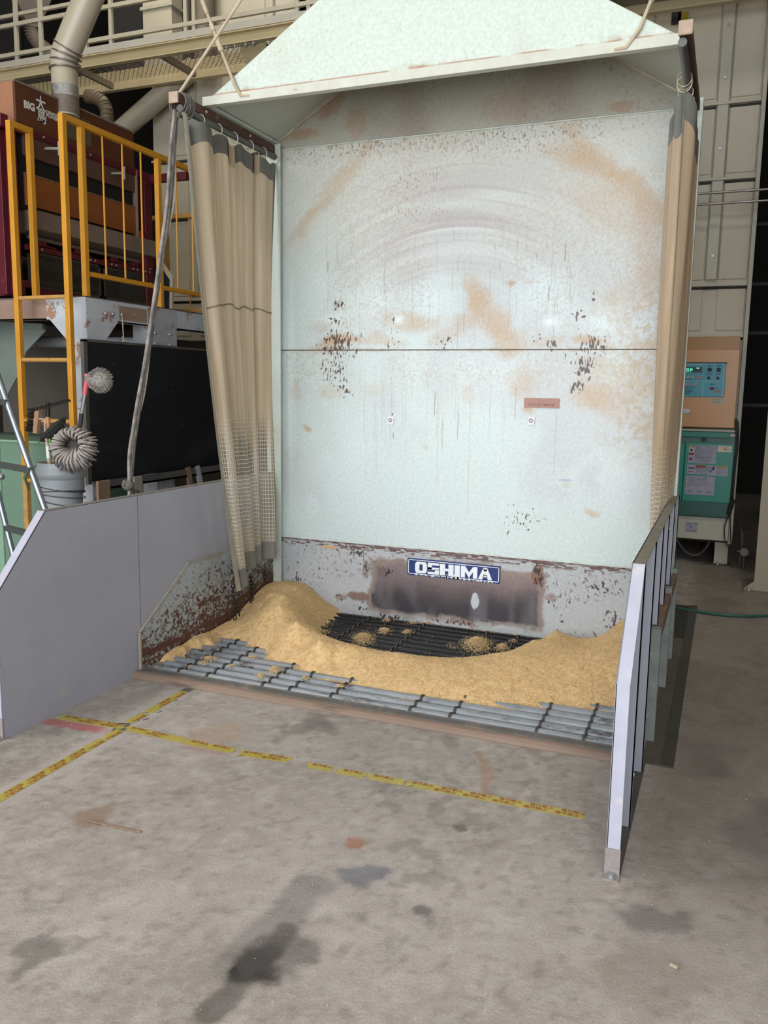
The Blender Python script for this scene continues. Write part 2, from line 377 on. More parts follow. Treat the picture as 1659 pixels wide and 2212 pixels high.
def paint_panel(X, Z, seed, z0, z1):
    C = np.zeros(X.shape + (3,)); C[:] = lin(MINT)
    wx = (fbm(X, Z, 4, 4, 300) - .5) * .16 + (fbm(X, Z, 22, 2, 310) - .5) * .03; wz = (fbm(X, Z, 4, 4, 320) - .5) * .14
    XW, ZW = X + wx, Z + wz
    g = fbm(X, Z * .7, 1.3, 3, 171)
    g = fbm(XW, ZW * .8, 1.5, 4, 178)
    C = blend(C, sstep(.38, .70, g) * sstep(.55, .95, Z + wz), (.735, .745, .75), .70)
    C = blend(C, sstep(1.75, 2.75, Z), (.80, .80, .745), .62)
    # one soft grey mauve smudge with fine wiped arcs across the middle of the upper sheet
    cx, cz = PP(975, 900); R = np.hypot(X - cx, Z - cz)
    fine = fbm(R * 55, X * 1.1, 1, 3, 90); mid = fbm(R * 9, X * .8, 1, 3, 93)
    zone = np.clip(gauss(XW, ZW, *PP(980, 440), .62, .30) + .6 * gauss(XW, ZW, *PP(900, 560), .45, .16), 0, 1)
    C = blend(C, zone * sstep(.30, .62, mid), (.675, .64, .63), .72)
    C = blend(C, zone ** .6 * sstep(.52, .66, fine), (.62, .57, .55), .30)
    for V_, w_, a_ in ((492, .028, .55), (540, .05, .5), (455, .010, .3), (590, .05, .35)):
        rr_ = np.abs(R - (PP(975, V_)[1] - cz)); C = blend(C, np.exp(-(rr_ / w_) ** 2) * sstep(.35, .6, fbm(R * 40, X, 1, 2, 97)) * gauss(X, Z, *PP(970, V_ + 15), .50, .5), (.85, .875, .86), a_)
    C = blend(C, sstep(.76, .86, vnoise(X * 160, Z * 75, 96)) * np.clip(gauss(XW, ZW, *PP(880, 395), .26, .08) + .8 * gauss(XW, ZW, *PP(880, 460), .3, .05), 0, 1), (.55, .42, .35), .85)
    # light wedge shaped brush marks above the middle seam
    for (U, V, ru, rv, a) in [(930, 640, 36, 50, .8), (1180, 640, 60, 50, .7), (1330, 700, 60, 30, .6), (820, 655, 30, 30, .5), (700, 620, 40, 50, .4), (1090, 800, 50, 50, .5), (1010, 800, 50, 40, .4)]:
        x, z = PP(U, V); C = blend(C, gauss(XW, ZW, x, z, ru / 345., rv / 345.), (.835, .885, .89), a)
    # tan dust, worn in patches with fine grain
    spk = fbm(X * 1.6, Z, 70, 3, seed + 5); big = fbm(XW, ZW, 5, 3, seed + 6)
    for (U, V, ru, rv, a, rot) in TAN:
        x, z = PP(U, V); dx, dz = XW - x, ZW - z
        if rot:
            t = math.radians(rot); sgn = -1 if U < 800 else 1
            dx, dz = dx * math.cos(t) - sgn * dz * math.sin(t) * -1, -sgn * dx * math.sin(t) * -1 + dz * math.cos(t)
        m = np.exp(-((dx / (ru / 345.)) ** 2 + (dz / (rv / 345.)) ** 2))
        C = blend(C, sstep(.22, .95, m * (.35 + .8 * spk + .45 * big)), (.73, .60, .44), a * .85)
    dust = sstep(.48, .74, fbm(X, Z, 95, 2, seed + 11)) * sstep(.44, .60, fbm(X, Z, 1.7, 3, seed + 12)) * sstep(1.35, 1.6, Z)
    C = blend(C, dust, (.71, .63, .52), .38)
    rgt = sstep(.75, 1.05, X) * sstep(1.0, 1.3, Z) * (1 - sstep(1.9, 2.3, Z)); C = blend(C, rgt * sstep(.46, .62, fbm(X, Z, 48, 3, seed + 21)), (.72, .63, .49), .62)
    # edge grime next to seams
    e = np.minimum(np.abs(Z - z0), np.abs(z1 - Z)); C = blend(C, (1 - sstep(0, .022, e)) * sstep(.42, .62, fbm(X, Z, 15, 3, 7)), (.66, .55, .42), .5)
    C = blend(C, sstep(.70, .80, vnoise(X * 150, Z * 90, 31)) * np.clip(np.maximum(gauss(X, Z, -.6, 2.90, .8, .07), gauss(X, Z, .30, 2.88, .6, .10)), 0, 1), (.52, .38, .28), .8)
    # vertical runs
    rs = np.random.RandomState(77)
    runs = []
    for i in range(80): runs.append((rs.uniform(700, 1240), rs.uniform(460, 690), rs.uniform(25, 120), rs.uniform(.10, .42)))
    for i in range(36): runs.append((rs.uniform(760, 1100), rs.uniform(770, 900), rs.uniform(40, 190), rs.uniform(.06, .25)))
    runs += [(940, 840, 60, .8), (1187, 610, 42, .95), (1222, 520, 45, .9), (708, 560, 30, .8), (1160, 540, 20, .8), (956, 900, 70, .5), (990, 880, 70, .5), (1115, 830, 80, .5), (850, 930, 18, 1), (1017, 860, 250, .25), (1203, 870, 160, .3)]
    for (U, V, l, a) in runs:
        x, z = PP(U, V); x2, z2 = PP(U, V + l)
        if z > z1 - .02 or z < z0: continue
        m = np.exp(-((X - x - .0015 * np.sin(Z * 40)) / .0024) ** 2) * sstep(z2 - .01, z2 + .02, Z) * (1 - sstep(z - .03, z, Z))
        C = blend(C, m, (.50, .34, .25), a)
    for (U, V, ru, rv, a) in [(860, 690, 14, 10, .8), (675, 1090, 12, 20, .7), (720, 690, 30, 14, .5), (1098, 743, 9, 9, .95), (1300, 1020, 90, 60, .25), (1190, 695, 16, 10, .8), (1330, 690, 50, 26, .5)]:
        x, z = PP(U, V); C = blend(C, gauss(X, Z, x, z, ru / 345., rv / 345.) * sstep(.35, .6, fbm(X, Z, 9, 3, 55)), (.88, .92, .92), a)
    C = blend(C, chips(X, Z, CH, 21), (.24, .12, .09), .92)
    C = blend(C, gauss(X, Z, *PP(1222, 1037), .035, .004), (.35, .55, .72), .7)
    return C
def wall_panel(name, z0, z1, seed, y=0.0, nx=860, nz=290, paint=paint_panel, m=m_panel, label=None, xm=W - .006):
    x = np.linspace(-xm, xm, nx); z = np.linspace(z0 + .003, z1 - .003, nz); X, Z = np.meshgrid(x, z, indexing='ij')
    r = paint(X, Z, seed, z0, z1); al = None
    if isinstance(r, tuple): r, al = r
    dent = (fbm(X, Z, 2.2, 2, seed + 40) - .5) * .004
    P = np.stack([X, y + dent, Z], -1)
    o = grid_mesh(name, P, r, m, hop, alpha=al)
    if label: o['label'] = label
    return o
wall_panel('wall_panel', H2, H3, 101, label='upper mint panel with brown wipe arcs and chips along its lower seam')
wall_panel('wall_panel', H1, H2, 102, label='lower mint panel with brown drips and a cluster of chips')

def paint_kick(X, Z, seed, z0, z1):
    C = np.zeros(X.shape + (3,)); C[:] = lin((.69, .705, .715)); M = 0 * X
    C = blend(C, sstep(.45, .7, fbm(X, Z, 3, 3, 4)), (.74, .735, .745), .6)
    C = blend(C, sstep(.80, .84, vnoise(X * 120 + Z * 60, Z * 50 - X * 30, 41)) * sstep(.42, .6, fbm(X, Z, 5, 3, 6)), (.36, .25, .22), .8)
    wob = (fbm(X, Z, 6, 5, 12) - .5) * .22
    d = np.maximum(np.abs(X - .0) - .55, np.abs(Z - .245) - .175 + np.abs(X) * .02) + wob * .55
    rust = 1 - sstep(.0, .03, d); bare = 1 - sstep(-.035, -.008, d)
    C = blend(C, rust, (.52, .43, .38), .85)
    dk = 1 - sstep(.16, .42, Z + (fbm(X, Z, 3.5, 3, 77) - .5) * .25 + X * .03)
    bc = blend(blend(np.zeros_like(C) + np.array(lin((.56, .49, .475))), dk, (.27, .255, .275)), sstep(.45, .7, fbm(X * 1.6, Z * .5, 4, 3, 78)), (.50, .48, .495), .6)  # bare steel darkens downwards, with an upright sheen painted in
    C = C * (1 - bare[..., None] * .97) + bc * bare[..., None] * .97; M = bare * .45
    for (U, V, ru, rv, a) in [(775, 1288, 28, 12, .9), (735, 1290, 16, 8, .6), (1160, 1240, 14, 26, .9), (1190, 1290, 16, 10, .6), (790, 1230, 10, 26, .6)]:
        x, z = PP(U, V); C = blend(C, sstep(.3, .6, gauss(X, Z, x, z, ru / 345., rv / 345.) * (.5 + fbm(X, Z, 22, 3, 8))), (.50, .38, .31), a)
    up = sstep(z1 - .05, z1 - .025, Z) * (1 - bare)
    C = blend(C, up * sstep(.50, .56, vnoise(X * 30, Z * 160, 5)), (.36, .22, .19), .9)
    low = (1 - sstep(.04, .11, Z + (fbm(X, Z, 10, 3, 50) - .5) * .06)) * (1 - sstep(-.02, .01, d) * 0)
    C = blend(C, low * sstep(.45, .55, fbm(X, Z, 26, 3, 51)), (.66, .68, .67), .9); M = M * (1 - low)
    cl = [(735, 1290, 30, 20, .25), (1160, 1232, 12, 20, .62), (1165, 1250, 16, 18, .55), (838, 1235, 16, 12, .45), (835, 1245, 14, 8, .4), (780, 1315, 22, 6, .55), (850, 1335, 60, 8, .45), (980, 1345, 60, 8, .45),
          (1190, 1300, 14, 10, .45), (1210, 1345, 10, 24, .40), (1220, 1300, 60, 30, .22), (1320, 1340, 20, 30, .42), (640, 1250, 18, 20, .42), (790, 1225, 6, 22, .5), (775, 1195, 22, 8, .5), (1300, 1270, 40, 50, .26)]
    C = blend(C, chips(X, Z, cl, 64), (.20, .11, .10), .92)
    x, z = PP(1026, 1300); C = blend(C, sstep(.35, .5, gauss(X, Z, x, z, .028, .055) * (.6 + .7 * fbm(X, Z, 30, 2, 3))), (.78, .81, .82), .95)
    x, z = PP(711, 1182); C = blend(C, (np.abs(X - x) < .052) * (np.abs(Z - z) < .009), (.80, .66, .45), 1)
    return C, np.clip(M, 0, 1)
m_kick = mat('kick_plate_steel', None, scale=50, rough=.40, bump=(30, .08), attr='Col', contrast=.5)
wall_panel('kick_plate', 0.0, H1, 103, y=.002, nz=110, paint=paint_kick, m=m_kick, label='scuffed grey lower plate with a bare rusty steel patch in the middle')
# dusty back of the hood mouth
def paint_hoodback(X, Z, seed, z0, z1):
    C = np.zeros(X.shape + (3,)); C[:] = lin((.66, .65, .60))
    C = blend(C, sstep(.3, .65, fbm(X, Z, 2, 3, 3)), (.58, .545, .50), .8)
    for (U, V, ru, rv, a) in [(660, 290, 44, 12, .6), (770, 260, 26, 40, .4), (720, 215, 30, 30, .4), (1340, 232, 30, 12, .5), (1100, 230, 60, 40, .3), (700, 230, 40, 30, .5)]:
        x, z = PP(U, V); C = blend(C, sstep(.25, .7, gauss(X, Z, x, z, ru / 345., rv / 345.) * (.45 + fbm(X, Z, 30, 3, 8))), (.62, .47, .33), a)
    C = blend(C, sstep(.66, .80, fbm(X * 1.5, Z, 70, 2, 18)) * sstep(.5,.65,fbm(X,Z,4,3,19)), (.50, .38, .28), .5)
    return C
# frame strips of the back wall
part('back_sheet', MB().box(-W, W, .012, .018, 0, H3), m_hall, hop)
m_mintp = mat('mint_paint', (.80, .84, .81), (.74, .77, .73), 5, .45, dirt=(( .62, .50, .38), 9, .60, .12), bump=(40, .05))
m_grime = mat('seam_grime', (.45, .38, .30), (.30, .24, .19), 20, .8)
part('seam_strip', MB().box(-W, W, .004, .009, H2 - .006, H2 + .006), m_grime, hop)
part('seam_strip', MB().box(-W, W, .004, .009, H3 - .006, H3 + .006), m_grime, hop)
part('top_seam_lip', MB().box(-W, W, -.010, .0, H3 - .004, H3 + .003), m_mintp, hop)
part('kick_lip', MB().box(-W + .01, W - .01, -.006, .002, H1 - .003, H1 + .004), mat('rusty_edge', (.58, .52, .50), (.36, .24, .21), 30, .7, contrast=.2), hop)
# side posts: shallow upright flanges each side of the back wall
for s in (-1, 1):
    part('side_post', MB().box(s * (W - .0), s * (W + .045), -.055, .02, 0.16 if s < 0 else 0, H3 + .03), m_mintp, hop, bev=.003, label='pale mint upright post at the edge of the back wall')
    part('post_flange', MB().box(s * (W - (.055 if s < 0 else .02)), s * (W + .003), -.058, -.050, .2, H3 + .02), m_mintp, hop)
bolts = MB()
for z in (.72, 1.1, 1.5, 1.95, 2.4, 2.75):
    for s in (-1, 1): bolts.ball((s * (W - .008), -.004, z), .006, 6)
part('rivets', bolts, m_grime, hop)

# rusty side plates with a sloped front corner
def rust_plate_mat():
    m = bpy.data.materials.new('rusty_side_plate'); m.use_nodes = True; nt = m.node_tree; N = nt.nodes; K = nt.links
    b = N['Principled BSDF']; b.inputs['Roughness'].default_value = .6
    tc = N.new('ShaderNodeTexCoord')
    def nz(sc, det, st=(1, 1, 1), dist=0.0):
        mp = N.new('ShaderNodeMapping'); mp.inputs['Scale'].default_value = st; K.new(tc.outputs['Object'], mp.inputs[0])
        n = N.new('ShaderNodeTexNoise'); n.inputs['Scale'].default_value = sc; n.inputs['Detail'].default_value = det; n.inputs['Roughness'].default_value = .65
        n.inputs['Distortion'].default_value = dist; K.new(mp.outputs[0], n.inputs['Vector']); return n.outputs['Fac']
    sep = N.new('ShaderNodeSeparateXYZ'); K.new(tc.outputs['Object'], sep.inputs[0])
    def math_(op, a, bb):
        q = N.new('ShaderNodeMath'); q.operation = op
        for i, v in enumerate((a, bb)):
            if isinstance(v, (int, float)): q.inputs[i].default_value = v
            else: K.new(v, q.inputs[i])
        return q.outputs[0]
    def mr(v, a, bb, c=0, d=1):
        r = N.new('ShaderNodeMapRange'); K.new(v, r.inputs[0])
        for i, t in enumerate((a, bb, c, d)): r.inputs[i + 1].default_value = t
        return r.outputs[0]
    wear = math_('ADD', mr(sep.outputs[2], .52, .05, -.12, .09), mr(sep.outputs[1], -1.4, -.2, 0, .09))
    f = math_('ADD', nz(42, 7, (1, 1, 1), 1.0), wear)
    g = math_('ADD', nz(9, 5, (1, .35, 1.6), .4), wear)
    f = math_('MAXIMUM', mr(f, .53, .58), mr(g, .60, .66))
    mx = N.new('ShaderNodeMix'); mx.data_type = 'RGBA'; K.new(f, mx.inputs[0]); mx.inputs[6].default_value = L4((.63, .66, .66)); mx.inputs[7].default_value = L4((.33, .20, .155))
    m2 = N.new('ShaderNodeMix'); m2.data_type = 'RGBA'; K.new(mr(nz(3, 4), .4, .7), m2.inputs[0]); K.new(mx.outputs[2], m2.inputs[6]); m2.inputs[7].default_value = L4((.27, .17, .14))
    mm = math_('MULTIPLY', mr(nz(3, 4), .42, .7), mr(sep.outputs[1], -1.0, -.3, 0, .8)); K.new(mm, m2.inputs[0])
    K.new(m2.outputs[2], b.inputs['Base Color'])
    return m
m_rust = rust_plate_mat()
for s in (-1, 1):
    pts = [(s * 1.222, -1.43, .0), (s * 1.222, -1.43, .225), (s * 1.222, -1.0, H1 + .012), (s * 1.222, -.0, H1 + .012), (s * 1.222, 0, 0)]
    part('side_plate', MB().prism(pts, (s * .006, 0, 0)), m_rust, hop, label='grey side plate worn to brown rust')
    part('plate_rim', MB().bar((s * 1.224, -1.43, .226), (s * 1.224, -1.0, H1 + .013), .014, .007).bar((s * 1.224, -1.0, H1 + .013), (s * 1.224, -.05, H1 + .013), .014, .007).bar((s * 1.222, -1.432, 0), (s * 1.222, -1.432, .226), .012, .012),
         mat('dusty_rim', (.66, .63, .56), (.56, .52, .46), 12, .8), hop)
# outer supports below the right guard
m_outer = mat('speckled_post', (.52, .55, .53), (.42, .44, .42), 14, .6, dirt=((.38, .28, .20), 30, .64, .05))
m_dust = mat('brown_dusty_steel', (.52, .43, .35), (.43, .35, .28), 8, .8)
part('outer_post', MB().box(1.243, 1.292, -1.22, -1.17, 0, .50), m_outer, hop)
part('outer_post', MB().box(1.243, 1.292, -.50, -.45, 0, .52), m_outer, hop)
part('outer_post', MB().box(1.243, 1.292, .0, .05, 0, .52), m_outer, hop)
part('outer_rail', MB().box(1.243, 1.29, -1.17, .02, .44, .495), m_dust, hop)

# the pit under the grate, tapering hopper walls
m_pit = mat('pit_steel', (.16, .155, .15), (.10, .10, .10), 4, .7)
T = [(-1.21, -1.42), (1.21, -1.42), (1.21, -.01), (-1.21, -.01)]; Bt = [(-.35, -.95), (.35, -.95), (.35, -.45), (-.35, -.45)]
pit = MB().add([(x, y, .0) for x, y in T] + [(x, y, -.55) for x, y in Bt], [(0, 1, 5, 4), (1, 2, 6, 5), (2, 3, 7, 6), (3, 0, 4, 7), (4, 5, 6, 7)])
part('pit_wall', pit, m_pit, hop)

# grate: round tubes across, notched flat cross bars
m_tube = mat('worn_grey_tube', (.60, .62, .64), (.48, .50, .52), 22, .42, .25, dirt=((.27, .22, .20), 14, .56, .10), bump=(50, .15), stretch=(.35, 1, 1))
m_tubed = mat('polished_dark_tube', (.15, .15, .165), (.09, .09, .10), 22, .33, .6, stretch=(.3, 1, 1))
m_rod = mat('dark_cross_bar', (.33, .31, .30), (.22, .205, .20), 30, .55, .4, dirt=((.38, .25, .18), 20, .62, .1))
ys = [-1.372 + .0775 * i for i in range(18)]
mtube = {}
for y in ys:
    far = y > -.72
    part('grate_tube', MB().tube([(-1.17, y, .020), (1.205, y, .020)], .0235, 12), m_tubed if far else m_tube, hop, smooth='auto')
for x in (-1.02, -.85, -.53, -.38, -.16, .04 + .2, .43, .82, 1.02):
    mb = MB(); y0 = -1.42
    for y in ys:      # an arched saddle over each tube
        for k in range(6):
            a0 = math.pi * (k / 6); a1 = math.pi * ((k + 1) / 6)
            mb.bar((x, y - .030 * math.cos(a0), .016 + .032 * math.sin(a0)), (x, y - .030 * math.cos(a1), .016 + .032 * math.sin(a1)), .011, .005, up=(0, math.cos((a0 + a1) / 2) * -1, math.sin((a0 + a1) / 2)))
    mb.box(x - .004, x + .004, -1.42, -.01, -.03, .018)
    part('cross_bar', mb, m_rod, hop)
m_wood = mat('brown_sill_wood', (.54, .455, .395), (.45, .375, .32), 10, .65, dirt=((.36, .30, .26), 18, .58, .1), bump=(40, .3), stretch=(.15, 1.5, 1))
m_frame = mat('dusty_grey_frame', (.42, .405, .385), (.33, .315, .30), 9, .7, dirt=((.52, .47, .40), 12, .55, .15))
part('front_board', MB().prism([(-1.235, -1.492, 0), (-1.235, -1.487, .016), (-1.235, -1.476, .026), (-1.235, -1.462, .030), (-1.235, -1.452, .030), (-1.235, -1.452, 0)], (2.46, 0, 0)), m_wood, hop, bev=.003, label='worn brown front sill board')
part('front_angle', MB().box(-1.222, 1.222, -1.452, -1.406, -.01, .033).box(-1.222, 1.222, -1.406, -1.400, -.06, .036), m_frame, hop, bev=.002)
part('left_angle', MB().box(-1.220, -1.175, -1.40, -.01, -.02, .028), mat('side_angle', (.62, .60, .53), (.48, .46, .41), 10, .7), hop)
part('rear_angle', MB().box(-1.2, 1.215, -.045, -.003, -.02, .034), m_frame, hop)
part('right_angle', MB().box(1.200, 1.220, -1.40, -.01, -.02, .028), m_frame, hop)

# stickers, tape and the maker's name plate
stk = part('tape_label', MB().box(*sorted((PP(1133, 860)[0], PP(1209, 860)[0])), -.006, -.003, PP(1170, 881)[1], PP(1170, 860)[1]), mat('brown_tape', (.66, .50, .44), (.60, .44, .38), 20, .5), hop, label='strip of brown tape with handwriting')
p = PY(0, 1140, 876); part('handwriting', text_mb('コシヒカリ 2007.9.27', .017, (1, 0, 0), (0, 0, 1), (p.x, -.0062, p.z)), mat('pencil_ink', (.40, .30, .27)), stk)
for (U, V) in ((843, 908), (1146, 909)):
    p = PY(0, U, V)
    q = part('hook_sticker', MB().prism([(p.x - .016, -.003, p.z - .024), (p.x + .022, -.003, p.z - .026), (p.x + .026, -.003, p.z + .022), (p.x - .012, -.003, p.z + .026)], (0, -.002, 0)), mat('white_sticker', (.92, .92, .93)), hop, label='small white square sticker with a metal hook')
    part('hook', MB().torus((p.x + .003, -.011, p.z + .002), .010, .0022, (.3, 1, 0)), mat('hook_metal', (.6, .6, .6), metal=.8, rough=.4), q, smooth=True)
BL = (-.298, .293); lz = .328
def lp(u, v):   # name plate coordinates; the plate sits level
    return (-.2975 + u, v + .332)
m_navy = mat('navy_vinyl', (.12, .21, .45), (.10, .18, .40), 12, .35)
m_white = mat('white_vinyl', (.93, .94, .95), (.86, .88, .90), 12, .4)
def rr(x0, x1, z0, z1, r=.008):
    pts = []
    for cx, cz, a in ((x1 - r, z1 - r, 0), (x0 + r, z1 - r, 90), (x0 + r, z0 + r, 180), (x1 - r, z0 + r, 270)):
        for k in range(4):
            t = math.radians(a + 30 * k); pts.append((cx + r * math.cos(t), cz + r * math.sin(t)))
    return pts
x0, x1, z0_, z1_ = -.298, .294, .334, .441
plate = part('name_plate', MB().prism([(a, -.0015, b) for a, b in rr(x0, x1, z0_, z1_)], (0, -.0025, 0)), m_navy, hop, label='navy blue name plate with white OSHIMA lettering')
fr = MB()
for (a, b, c, d) in ((x0 + .006, x1 - .006, z1_ - .012, z1_ - .008), (x0 + .006, x1 - .006, z0_ + .008, z0_ + .012), (x0 + .006, x0 + .010, z0_ + .008, z1_ - .008), (x1 - .010, x1 - .006, z0_ + .008, z1_ - .008)):
    fr.box(a, b, -.0052, -.0042, c, d)
rgn = np.random.RandomState(4)
for i in range(30):        # torn flakes along the lower edge
    u = x0 + .03 + rgn.rand() * (x1 - x0 - .08); h_ = .004 + rgn.rand() ** 2 * .022 * (1.6 if abs(u) < .12 else .8)
    w_ = .006 + rgn.rand() * .02
    fr.prism([(u, -.0046, z0_ + .002), (u + w_, -.0046, z0_ + .002), (u + w_ * .7, -.0046, z0_ + h_), (u + w_ * .2, -.0046, z0_ + h_ * .8)], (0, -.0008, 0))
part('plate_border', fr, m_white, plate)
tx = MB()
def blk(x, w, h, rects):
    for (a, b, c, d) in rects: tx.box(x + a * w, x + b * w, -.0062, -.0045, z0_ + .0175 + c * h, z0_ + .0175 + d * h)
hh = .071; ww = .068
def Opoly(x, w, h):
    o = [(.0, .2), (.14, .0), (.86, .0), (1, .2), (1, .8), (.86, 1), (.14, 1), (0, .8)]
    i_ = [(.36, .28), (.40, .22), (.60, .22), (.64, .28), (.64, .72), (.60, .78), (.40, .78), (.36, .72)]
    zz = z0_ + .0175
    vs = [(x + a * w, -.0045, zz + b * h) for a, b in o] + [(x + a * w, -.0045, zz + b * h) for a, b in i_]
    vs += [(a, -.0062, c) for a, b, c in vs]
    fs = []
    for k in range(8):
        k2 = (k + 1) % 8
        fs += [(k + 16, k2 + 16, k2 + 24, k + 24), (k, k2, k2 + 16, k + 16), (k + 8, k2 + 8, k2 + 24, k + 24)]
    tx.add(vs, fs)
x = x0 + .052
Opoly(x, .078, hh); x += .083
blk(x, .074, hh, [(0, 1, .8, 1), (0, .36, .42, .8), (0, 1, .40, .60), (.64, 1, .2, .45), (0, 1, 0, .2)]); x += .079
blk(x, .088, hh, [(0, .38, 0, 1), (.62, 1, 0, 1), (.38, .62, .40, .62)]); x += .094
blk(x, .034, hh, [(0, 1, 0, 1)]); x += .040
for (a, b) in (((0, 0), (0, 0)),):
    blk(x, .104, hh, [(0, .26, 0, 1), (.74, 1, 0, 1)])
    for sgn in (0, 1):
        pts = [(.26, 1), (.26, .55), (.5, 0), (.5, .5)] if not sgn else [(.74, 1), (.74, .55), (.5, 0), (.5, .5)]
        tx.prism([(x + p_ * .104, -.0045, z0_ + .0175 + q_ * hh) for p_, q_ in pts], (0, -.0017, 0))
x += .109
zz = z0_ + .0175
for pts in ([(0, 0), (.30, 0), (.40, .3), (.36, 1)], [(1, 0), (.70, 0), (.60, .3), (.64, 1)], [(.36, 1), (.64, 1), (.60, .72), (.40, .72)], [(.33, .2), (.67, .2), (.62, .40), (.38, .40)], [(.4, .3), (.46, .3), (.52, .8), (.36, 1)], [(.6, .3), (.54, .3), (.48, .8), (.64, 1)]):
    tx.prism([(x + p_ * .088, -.0045, zz + q_ * hh) for p_, q_ in pts], (0, -.0017, 0))
part('plate_lettering', tx, m_white, plate)

# ================================================================== HOOD
SLOPE = .61; HZ = 2.972; HY = -.785
hood = thing('dust_hood', (0, 0, HZ), 'pale mint sheet metal dust hood above the hopper with rust lined lower lip', 'hood')
def paint_hood(X, Z, seed, z0, z1):
    C = np.zeros(X.shape + (3,)); C[:] = lin((.775, .815, .775))
    C = blend(C, sstep(.45, .7, fbm(X, Z, 2.2, 3, 3)), (.74, .745, .695), .7)
    C = blend(C, sstep(.80, .92, vnoise(X * 110, Z * 80, 13)) * sstep(.4, .6, fbm(X, Z, 3, 2, 14)), (.70, .64, .56), .35)
    d = np.abs(Z - (HZ + .038)); C = blend(C, np.exp(-(d / .004) ** 2) * sstep(.2, .5, fbm(X, Z, 9, 2, 15)), (.62, .40, .28), .9)
    C = blend(C, (1 - sstep(0, .05, Z - HZ)) * sstep(.5, .7, fbm(X, Z, 20, 3, 16)), (.66, .52, .40), .5)
    for xx, r in ((.0, .12), (.93, .08), (-.98, .06)): C = blend(C, np.exp(-((X - xx) / r) ** 2 - ((Z - HZ - .035) / .02) ** 2) * sstep(.3, .6, fbm(X, Z, 26, 3, 17)), (.60, .45, .33), .8)
    return C
def hx(z): return np.maximum(.15, 1.218 - (z - HZ) / SLOPE)
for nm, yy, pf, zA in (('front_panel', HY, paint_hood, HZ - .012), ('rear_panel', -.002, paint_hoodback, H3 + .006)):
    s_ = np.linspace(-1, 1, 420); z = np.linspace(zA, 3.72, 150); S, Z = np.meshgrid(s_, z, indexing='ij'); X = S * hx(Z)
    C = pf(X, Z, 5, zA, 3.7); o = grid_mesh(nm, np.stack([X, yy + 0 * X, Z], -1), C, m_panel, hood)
    md = o.modifiers.new('thickness', 'SOLIDIFY'); md.thickness = .004; md.offset = 0
for s in (-1, 1):
    pts = [(s * 1.218, HY, HZ), (s * 1.218, 0, HZ), (s * .15, 0, HZ + 1.068 * SLOPE), (s * .15, HY, HZ + 1.068 * SLOPE)]
    part('side_panel', MB().prism(pts, (0, 0, .004)), mat('hood_inside', (.735, .76, .715), (.68, .69, .64), 3, .55, dirt=((.45, .40, .34), 22, .68, .06)), hood)
    part('rim', MB().box(s * 1.225, s * 1.19, HY, 0, HZ - .012, HZ + .0), m_mintp, hood)
    part('seam_angle', MB().bar((s * 1.21, -.012, HZ + .004), (s * .2, -.012, HZ + .004 + 1.01 * SLOPE), .014, .02), mat('hood_seam', (.80, .79, .72), (.66, .58, .48), 16, .6), hood)
part('front_lip', MB().box(-1.225, 1.215, HY - .012, HY, HZ - .014, HZ + .032).box(-1.225, 1.215, HY, HY + .03, HZ - .014, HZ - .010), mat('lip_paint', (.78, .80, .745), (.74, .73, .67), 14, .5, dirt=((.62, .49, .36), 16, .63, .08)), hood, bev=.002)
part('duct_neck', MB().box(-.15, .15, HY, 0, HZ + .64, 4.6), m_mintp, hood)
m_rodw = mat('cream_rod', (.76, .72, .62), (.66, .58, .47), 18, .5)
def seg_rod(name, pts, r, extra, par, lab=None):
    mb = MB().tube(pts, r, 8)
    for a, b, rr_ in extra: mb.tube([a, b], rr_, 8)
    return part(name, mb, m_rodw, par, smooth='auto', label=lab)
A_ = Vector((-.985, HY - .012, HZ + .012)); B_ = Vector((-1.02, HY - .02, HZ + .07)); D_ = Vector((-1.218, -.80, 3.489)); E_ = D_ + (D_ - B_) * 6.5
def lerp(a, b, t): return a + (b - a) * t
seg_rod('hanging_rod', [A_ + Vector((.05, .004, -.004)), A_, B_, D_, E_], .0085, [(lerp(B_, D_, .38), lerp(B_, D_, .56), .015), (lerp(B_, D_, .62), lerp(B_, D_, .70), .013), (lerp(B_, D_, .82), lerp(B_, D_, .97), .012)], hood)
A_ = Vector((.965, HY - .012, HZ + .0)); B_ = Vector((1.02, HY - .02, HZ + .07)); D_ = Vector((1.066, -.80, 3.165)); E_ = D_ + (D_ - B_) * 36
seg_rod('hanging_rod', [A_ + Vector((-.05, .004, -.002)), A_, B_, D_, E_], .0085, [(lerp(B_, D_, .85), lerp(B_, D_, 1.35), .014)], hood)

